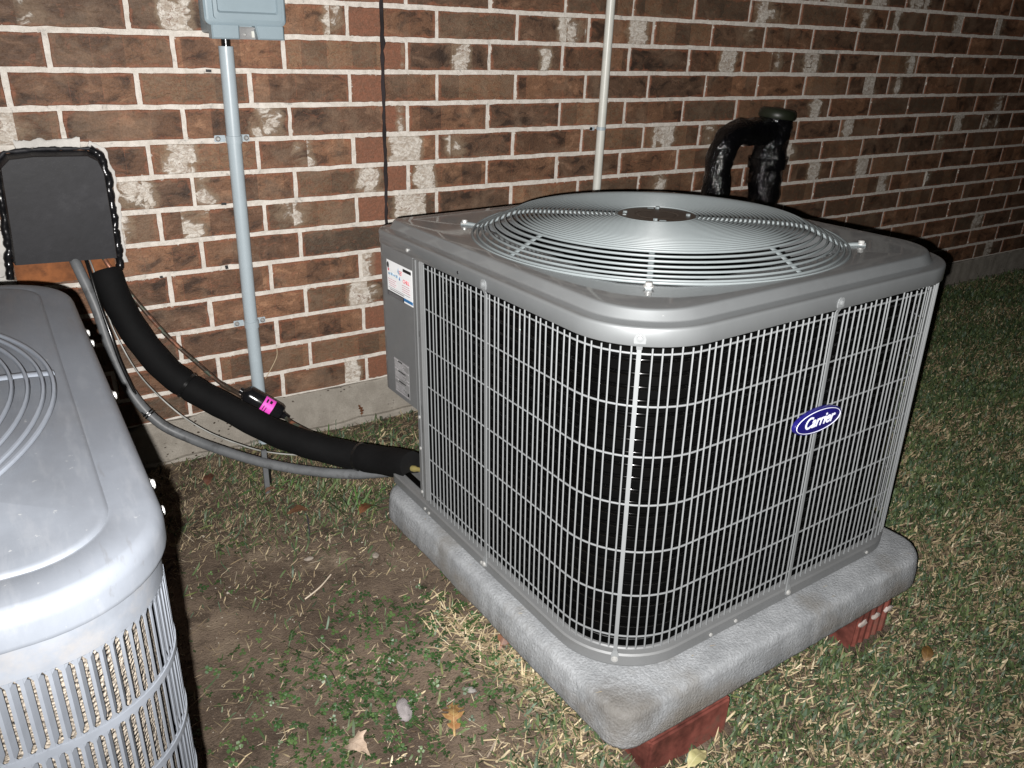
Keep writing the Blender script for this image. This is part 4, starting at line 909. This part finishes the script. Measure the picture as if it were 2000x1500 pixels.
# straw on bare soil
def sdens(a, b): return np.clip(.35 + lump(a * 3 + 2, b * 3) * .5, .05, 1)
x, y = scatter(5200, -.05, .75, -1.5, -.02, sdens); n = len(x)
tag(blades('straw', x, y, rng.uniform(.006, .03, n) * rng.choice([1, 1, 1, 1, 1, 2.2], n), rng.uniform(.0005, .0018, n), rng.uniform(.0, .10, n), pick(n, [(.26, .205, .135), (.34, .28, .19), (.18, .135, .09), (.44, .38, .29), (.10, .07, .045)], (4, 3, 4, 1.2, 3)), M['straw'], curl=.35, z0=.0025), kind='stuff')
x, y = scatter(150000, -.05, 4.2, -2.3, -.02, lambda a, b: np.clip(np.maximum(lawn(a, b) * .6, .75 * sst(-.62, -.40, b + lump(a * 2, b * 2) * .12)) + .12, 0, 1)); ok, zz = near(x, y); x, y = x[ok], y[ok]; n = len(x)
tag(blades('thatch', x, y, rng.uniform(.006, .028, n), rng.uniform(.0007, .0022, n), rng.uniform(.0, .5, n), pick(n, [(.20, .15, .095), (.28, .22, .14), (.12, .09, .055), (.36, .30, .20)], (3, 3, 3, 1)), M['straw'], curl=.9, cup=.2), kind='stuff')
# matted runner of dry grass
tx = rng.uniform(0, 1, 520); cx_ = np.interp(tx, [0, .3, .6, 1], [.475, .49, .51, .575]) + rng.normal(0, .026, 520); cy_ = np.interp(tx, [0, .3, .6, 1], [-.97, -1.07, -1.17, -1.30]) + rng.normal(0, .024, 520)
kk = ~in_pad(cx_, cy_); cx_, cy_ = cx_[kk], cy_[kk]; n = len(cx_)
tag(blades('dry_grass_mat', cx_, cy_, rng.uniform(.02, .06, n), rng.uniform(.0015, .0035, n), rng.uniform(.05, .5, n), pick(n, DRY, (4, 4, 3, 1.5, 1)), M['straw'], curl=.7), kind='stuff')
# clover
CL = [(.343, -.814, .035, 60), (.375, -.86, .03, 60), (.189, -.891, .05, 60), (.286, -1.05, .09, 520), (.36, -1.0, .07, 220), (.509, -.946, .05, 170), (.50, -1.0, .05, 160), (.195, -1.088, .06, 180), (.24, -.97, .06, 120), (.12, -.95, .06, 60), (.21, -.47, .03, 40), (.42, -.87, .03, 40), (.30, -1.13, .07, 260), (.42, -1.13, .06, 120), (.06, -1.0, .05, 50), (.11, -.60, .03, 25), (.49, -1.08, .05, 160), (.10, -.84, .03, 30)]
CL = [(.96 * a - .0045, .96 * b - .083, s_, n_ * 4 // 10) for a, b, s_, n_ in CL]
cx_ = np.concatenate([rng.normal(a, s_, n_) for a, b, s_, n_ in CL]); cy_ = np.concatenate([rng.normal(b, s_, n_) for a, b, s_, n_ in CL])
kk = ~in_pad(cx_, cy_) & ~in_old(cx_, cy_); cx_, cy_ = cx_[kk], cy_[kk]; n = len(cx_)
Vc = []; Fc = []; Cc = []
for i in range(n):
    z = float(gh(cx_[i], cy_[i])) + random.uniform(.003, .014); r = random.uniform(.0024, .0046); a0 = random.uniform(0, 6.28); tl = Vector((random.gauss(0, .35), random.gauss(0, .35), 1)).normalized(); u = tl.orthogonal().normalized(); w = tl.cross(u); c0 = Vector((cx_[i], cy_[i], z))
    gcol = Vector(random.choice([(.020, .045, .014), (.026, .060, .018), (.038, .075, .024), (.055, .095, .03)])) * random.uniform(.7, 1.3)
    for l_ in range(3):
        a = a0 + l_ * 2.094; d = u * math.cos(a) + w * math.sin(a); s2 = tl.cross(d); o = len(Vc)
        Vc += [c0, c0 + d * r * .8 + s2 * r * .75 + tl * r * .2, c0 + d * r * 1.7 + s2 * r * .6 + tl * r * .15, c0 + d * r * 1.75 - s2 * r * .6 + tl * r * .15, c0 + d * r * .8 - s2 * r * .75 + tl * r * .2]; Fc.append((o, o + 1, o + 2, o + 3, o + 4)); Cc += [(*gcol, 1)] * 5
me = bpy.data.meshes.new('clover'); me.from_pydata(Vc, [], Fc); at = me.color_attributes.new('col', 'FLOAT_COLOR', 'POINT'); at.data.foreach_set('color', np.array(Cc, np.float32).ravel()); me.materials.append(M['clover']); tag(ob('clover', me), kind='stuff')
# soil crumbs and grit
n = 5200; x, y = scatter(n * 4, -.1, .8, -1.55, -.03, lambda a, b: .3 + .7 * (lump(a * 4, b * 4) > 0)); n = len(x); Vc = []; Fc = []; Cc = []
for i in range(n):
    r = random.uniform(.0006, .0022) * (2.2 if random.random() < .03 else 1); z = float(gh(x[i], y[i])) + r * .3; o = len(Vc); a = random.uniform(0, 6.28)
    for k in range(4): Vc.append((x[i] + r * math.cos(a + k * 1.57) * random.uniform(.6, 1.3), y[i] + r * math.sin(a + k * 1.57) * random.uniform(.6, 1.3), z))
    Vc += [(x[i], y[i], z + r * random.uniform(.5, 1.0)), (x[i], y[i], z - r)]; Fc += [(o + k, o + (k + 1) % 4, o + 4) for k in range(4)] + [(o + (k + 1) % 4, o + k, o + 5) for k in range(4)]
    c = random.choice([(.09, .065, .048), (.05, .035, .026), (.14, .105, .08), (.30, .27, .23)] if random.random() < .25 else [(.09, .065, .048), (.05, .035, .026), (.12, .09, .065)]); Cc += [(*c, 1)] * 6
me = bpy.data.meshes.new('soil_crumbs'); me.from_pydata(Vc, [], Fc); at = me.color_attributes.new('col', 'FLOAT_COLOR', 'POINT'); at.data.foreach_set('color', np.array(Cc, np.float32).ravel()); me.materials.append(M['crumb']); tag(ob('soil_crumbs', me), kind='stuff')
# tall tuft beside the pad corner
def tuft(x0, y0, n, L0, L1, lab, spread=.02):
    x = rng.normal(x0, spread, n); y = rng.normal(y0, spread, n)
    o = blades('grass_tuft', x, y, rng.uniform(L0, L1, n), rng.uniform(.0028, .0048, n), rng.uniform(.5, 1.25, n), pick(n, GREEN[:3] + [(.06, .12, .03)], (2, 3, 2, 2)), M['grass'], curl=.3, cup=.2)
    if L1 > .09: tag(o, lab, 'grass tuft')
    else: tag(o, kind='stuff')
    return o
tuft(.490, -.545, 34, .05, .12, 'tall green grass tuft beside the back left corner of the concrete pad')
tuft(.455, -.44, 26, .04, .10, 'green grass tuft under the right end of the insulated pipe')
tuft(.35, -.30, 60, .02, .055, 'low green grass clump right of the support stake', .05)
tuft(.62, -.10, 9, .03, .07, 'small grass tuft at the foot of the foundation beside the new unit', .04)
n = 120; x = rng.uniform(.50, 1.33, n); y = rng.uniform(-1.42, -.6, n); loc_ = [UM.transposed() @ (Vector((a, b, .178)) - UL) for a, b in zip(x, y)]
kk = np.array([(max(abs(p.x), abs(p.y)) > .40) and abs(p.x + .012) < .395 and abs(p.y + .043) < .395 for p in loc_]); x, y = x[kk], y[kk]; zt = np.array([(UM @ Vector((p.x, p.y, -.0015)) + UL).z for p, q_ in zip(loc_, kk) if q_])
if len(x): tag(blades('clippings', x, y, rng.uniform(.004, .014, len(x)), rng.uniform(.0005, .0012, len(x)), rng.uniform(0, .05, len(x)), pick(len(x), DRY[:3], (2, 2, 3)), M['straw'], curl=.1, z0=zt - gh(x, y)), kind='stuff')
# leaves
def leaf(name, outline, loc, rz, tilt, size, cols, label, veins=True):
    outline = [(-x_, y_) for x_, y_ in outline if True]; full = outline; n = len(full); cx0, cy0 = 0, .45
    vs = [(0, .1, 0), (0, .45, .0), (0, .8, 0)]; P = [Vector((x_, y_, 0)) for x_, y_ in full]
    bm = bmesh.new(); vv = [bm.verts.new(p) for p in P]; bm.faces.new(vv); bmesh.ops.triangulate(bm, faces=bm.faces[:]); bmesh.ops.subdivide_edges(bm, edges=bm.edges[:], cuts=2, use_grid_fill=True)
    for v_ in bm.verts:
        x_, y_ = v_.co.x, v_.co.y; v_.co.z = .55 * x_ * x_ + .14 * math.sin(y_ * 4.2) + .06 * mnoise.noise(Vector((x_ * 5, y_ * 5, size * 99)))
    me = bpy.data.meshes.new(name); bm.to_mesh(me); bm.free()
    for v_ in me.vertices: v_.co = v_.co * size
    g = NT(name + '_tissue'); v = g.co(); q = g.xyz(v); n1 = g.noise(v, 60, 5, .6); ax = g.m('ABSOLUTE', q[0]); vein = g.ramp(ax, .0002, .0011, 1, 0)
    side = g.ramp(g.m('ABSOLUTE', g.m('SUBTRACT', g.m('FRACT', g.m('DIVIDE', g.m('SUBTRACT', q[1], g.m('MULTIPLY', ax, .7)), size * .16)), .5)), .0, .07, 1, 0)
    c = g.mix(g.ramp(n1, .35, .65), cols[0], cols[1]); c = g.mix(g.m('MULTIPLY', g.m('MAXIMUM', vein, g.m('MULTIPLY', side, .5)), .6), c, cols[2])
    me.materials.append(g.fin(c, .55, 0, g.bump(g.m('ADD', n1, side), .4, .001), .4)); me.polygons.foreach_set('use_smooth', [True] * len(me.polygons))
    o = ob(name, me, None, loc, (tilt, random.uniform(-.15, .15), rz)); tag(o, label, 'leaf'); return o
oak_half = [(.02, 0), (.03, .12), (.12, .16), (.16, .24), (.07, .28), (.06, .34), (.20, .38), (.27, .48), (.12, .50), (.10, .56), (.24, .62), (.27, .72), (.12, .72), (.10, .78), (.16, .86), (.07, .92), (0, 1.0)]
def sym(h): return h + [(-x_ * random.uniform(.85, 1.1), y_) for x_, y_ in h[::-1][1:]]
maple_half = [(.015, -.3), (.015, .05), (.18, -.02), (.30, .10), (.46, .12), (.40, .25), (.50, .42), (.34, .40), (.26, .46), (.20, .62), (.10, .70), (0, .92)]
oval_half = [(.01, -.12), (.02, 0), (.16, .12), (.26, .32), (.27, .5), (.2, .72), (.09, .9), (0, 1.0)]
def onray(x, y):
    a, b = x, y
    for _ in range(4): k = (CAM.z - float(gh(a, b))) / CAM.z; a, b = CAM.x + (x - CAM.x) * k, CAM.y + (y - CAM.y) * k
    return a, b
def gl(x, y, dz=.006): x, y = onray(x, y); return (x, y, float(gh(x, y)) + dz)
leaf('oak_leaf', sym(oak_half), gl(.376, -1.205, .012), R(-27), R(6), .072, [(.33, .215, .085), (.20, .095, .035), (.40, .30, .14)], 'yellow brown lobed oak leaf lying near the bottom edge')
leaf('maple_leaf', sym(maple_half), gl(.215, -1.125, .010), R(-150), R(5), .052, [(.36, .27, .20), (.46, .36, .28), (.30, .22, .16)], 'pale tan maple leaf lying left of the oak leaf')
leaf('brown_leaf', sym(oak_half), gl(.545, -1.075, .018), R(-60), R(12), .085, [(.15, .058, .022), (.09, .035, .016), (.20, .09, .035)], 'dark orange brown leaf at the left edge of the pad')
leaf('yellow_leaf', sym(oval_half), gl(.668, -1.462, .024), R(-80), R(8), .046, [(.38, .34, .17), (.30, .28, .13), (.46, .42, .24)], 'pale yellow green leaf leaning by the long red brick')
leaf('brown_leaf', sym(oval_half), gl(.395, -.42, .012), R(75), R(2), .046, [(.13, .065, .035), (.085, .04, .02), (.17, .09, .045)], 'brown leaf in the grass below the insulated pipe')
leaf('brown_leaf', sym(oval_half), gl(.50, -.50, .014), R(-62), R(3), .052, [(.13, .055, .022), (.09, .035, .016), (.2, .09, .04)], 'rust brown leaf beside the tall grass tuft')
leaf('brown_leaf', sym(oval_half), gl(.215, -.19, .012), R(-25), R(20), .045, [(.10, .035, .018), (.07, .028, .016), (.15, .06, .03)], 'small dark red leaf near the foundation by the old unit')
leaf('brown_leaf', sym(oval_half), gl(.36, -.29, .014), R(100), R(3), .036, [(.22, .12, .09), (.15, .08, .05), (.25, .14, .1)], 'faded pinkish brown leaf left of the grass clump')
leaf('brown_leaf', sym(oval_half), gl(1.235, -1.52, .025), R(-60), R(20), .04, [(.15, .08, .02), (.10, .055, .018), (.2, .12, .04)], 'small olive brown leaf in the lawn below the scored red brick')
leaf('brown_leaf', sym(oak_half), gl(.70, -.035, .03), R(20), R(70), .035, [(.14, .05, .02), (.09, .035, .016), (.2, .09, .04)], 'curled brown leaf against the pitted foundation under the control box')
# stones
def stone(loc, sz, col, label, seed):
    bm = bmesh.new(); bmesh.ops.create_icosphere(bm, subdivisions=3, radius=1)
    for v_ in bm.verts:
        k = 1 + .35 * mnoise.noise(v_.co * 1.1 + Vector((seed, 0, 0))) + .12 * mnoise.noise(v_.co * 4 + Vector((seed, 5, 0))); v_.co = Vector((v_.co.x * sz[0], v_.co.y * sz[1], v_.co.z * sz[2])) * k
    me = bpy.data.meshes.new('stone'); bm.to_mesh(me); bm.free(); me.materials.append(concrete('stone_surface', tuple(c * .6 for c in col), col, .9, None, 2.0, (.03, .022, .018))); me.polygons.foreach_set('use_smooth', [True] * len(me.polygons))
    tag(ob('stone', me, None, loc, (0, 0, seed)), label, 'stone')
stone(gl(.330, -1.107, .008), (.0215, .0135, .011), (.34, .31, .31), 'pale grey chunk of stone among the clover', 1.3)
stone(gl(.455, -1.125, .006), (.011, .006, .005), (.33, .31, .29), 'small pale stone chip between the grey stone and the oak leaf', 2.4)
stone(gl(.335, -.60, .004), (.010, .006, .004), (.36, .31, .26), 'tiny tan stone chip on the bare soil below the pipe', 3.1)
stone(gl(.47, -.66, .004), (.010, .008, .004), (.30, .26, .22), 'flat tan pebble on the bare soil near the pad', 4.4)
# twigs
def twig(P, r, col, label):
    P = [Vector((x_, y_, float(gh(x_, y_)) + z_)) for x_, y_, z_ in P]; o = put('twig', MB().tube(smooth_path(P, 6), r, 6), paint('twig_bark', col, .7, .1), None, True, 60); tag(o, label, 'twig')
twig([(.265, -.785, .004), (.30, -.775, .010), (.335, -.745, .006)], .0015, (.50, .42, .33), 'pale curved straw stem lying on the bare soil')
twig([(.20, -.93, .004), (.235, -.99, .005), (.235, -1.04, .006)], .0010, (.035, .025, .018), 'thin dark forked twig on the soil left of the clover')
twig([(.37, -.50, .004), (.35, -.57, .008), (.33, -.62, .004)], .0022, (.06, .055, .06), 'short grey twig on the soil below the pipe')
twig([(.47, -.20, .26), (.455, -.05, .22), (.432, -.02, .18)], .0012, (.42, .36, .26), 'dry straw blade leaning on the wall beside the grey conduit') if False else None
mb = MB().tube(smooth_path([(.474, -.004, .278), (.470, -.010, .255), (.450, -.016, .225), (.431, -.018, .200)], 6), .0012, 5); tag(put('dry_stem', mb, paint('dry_stem_surface', (.42, .33, .22), .6, .05), None, True), 'dry straw stem leaning on the bricks right of the grey conduit', 'straw')
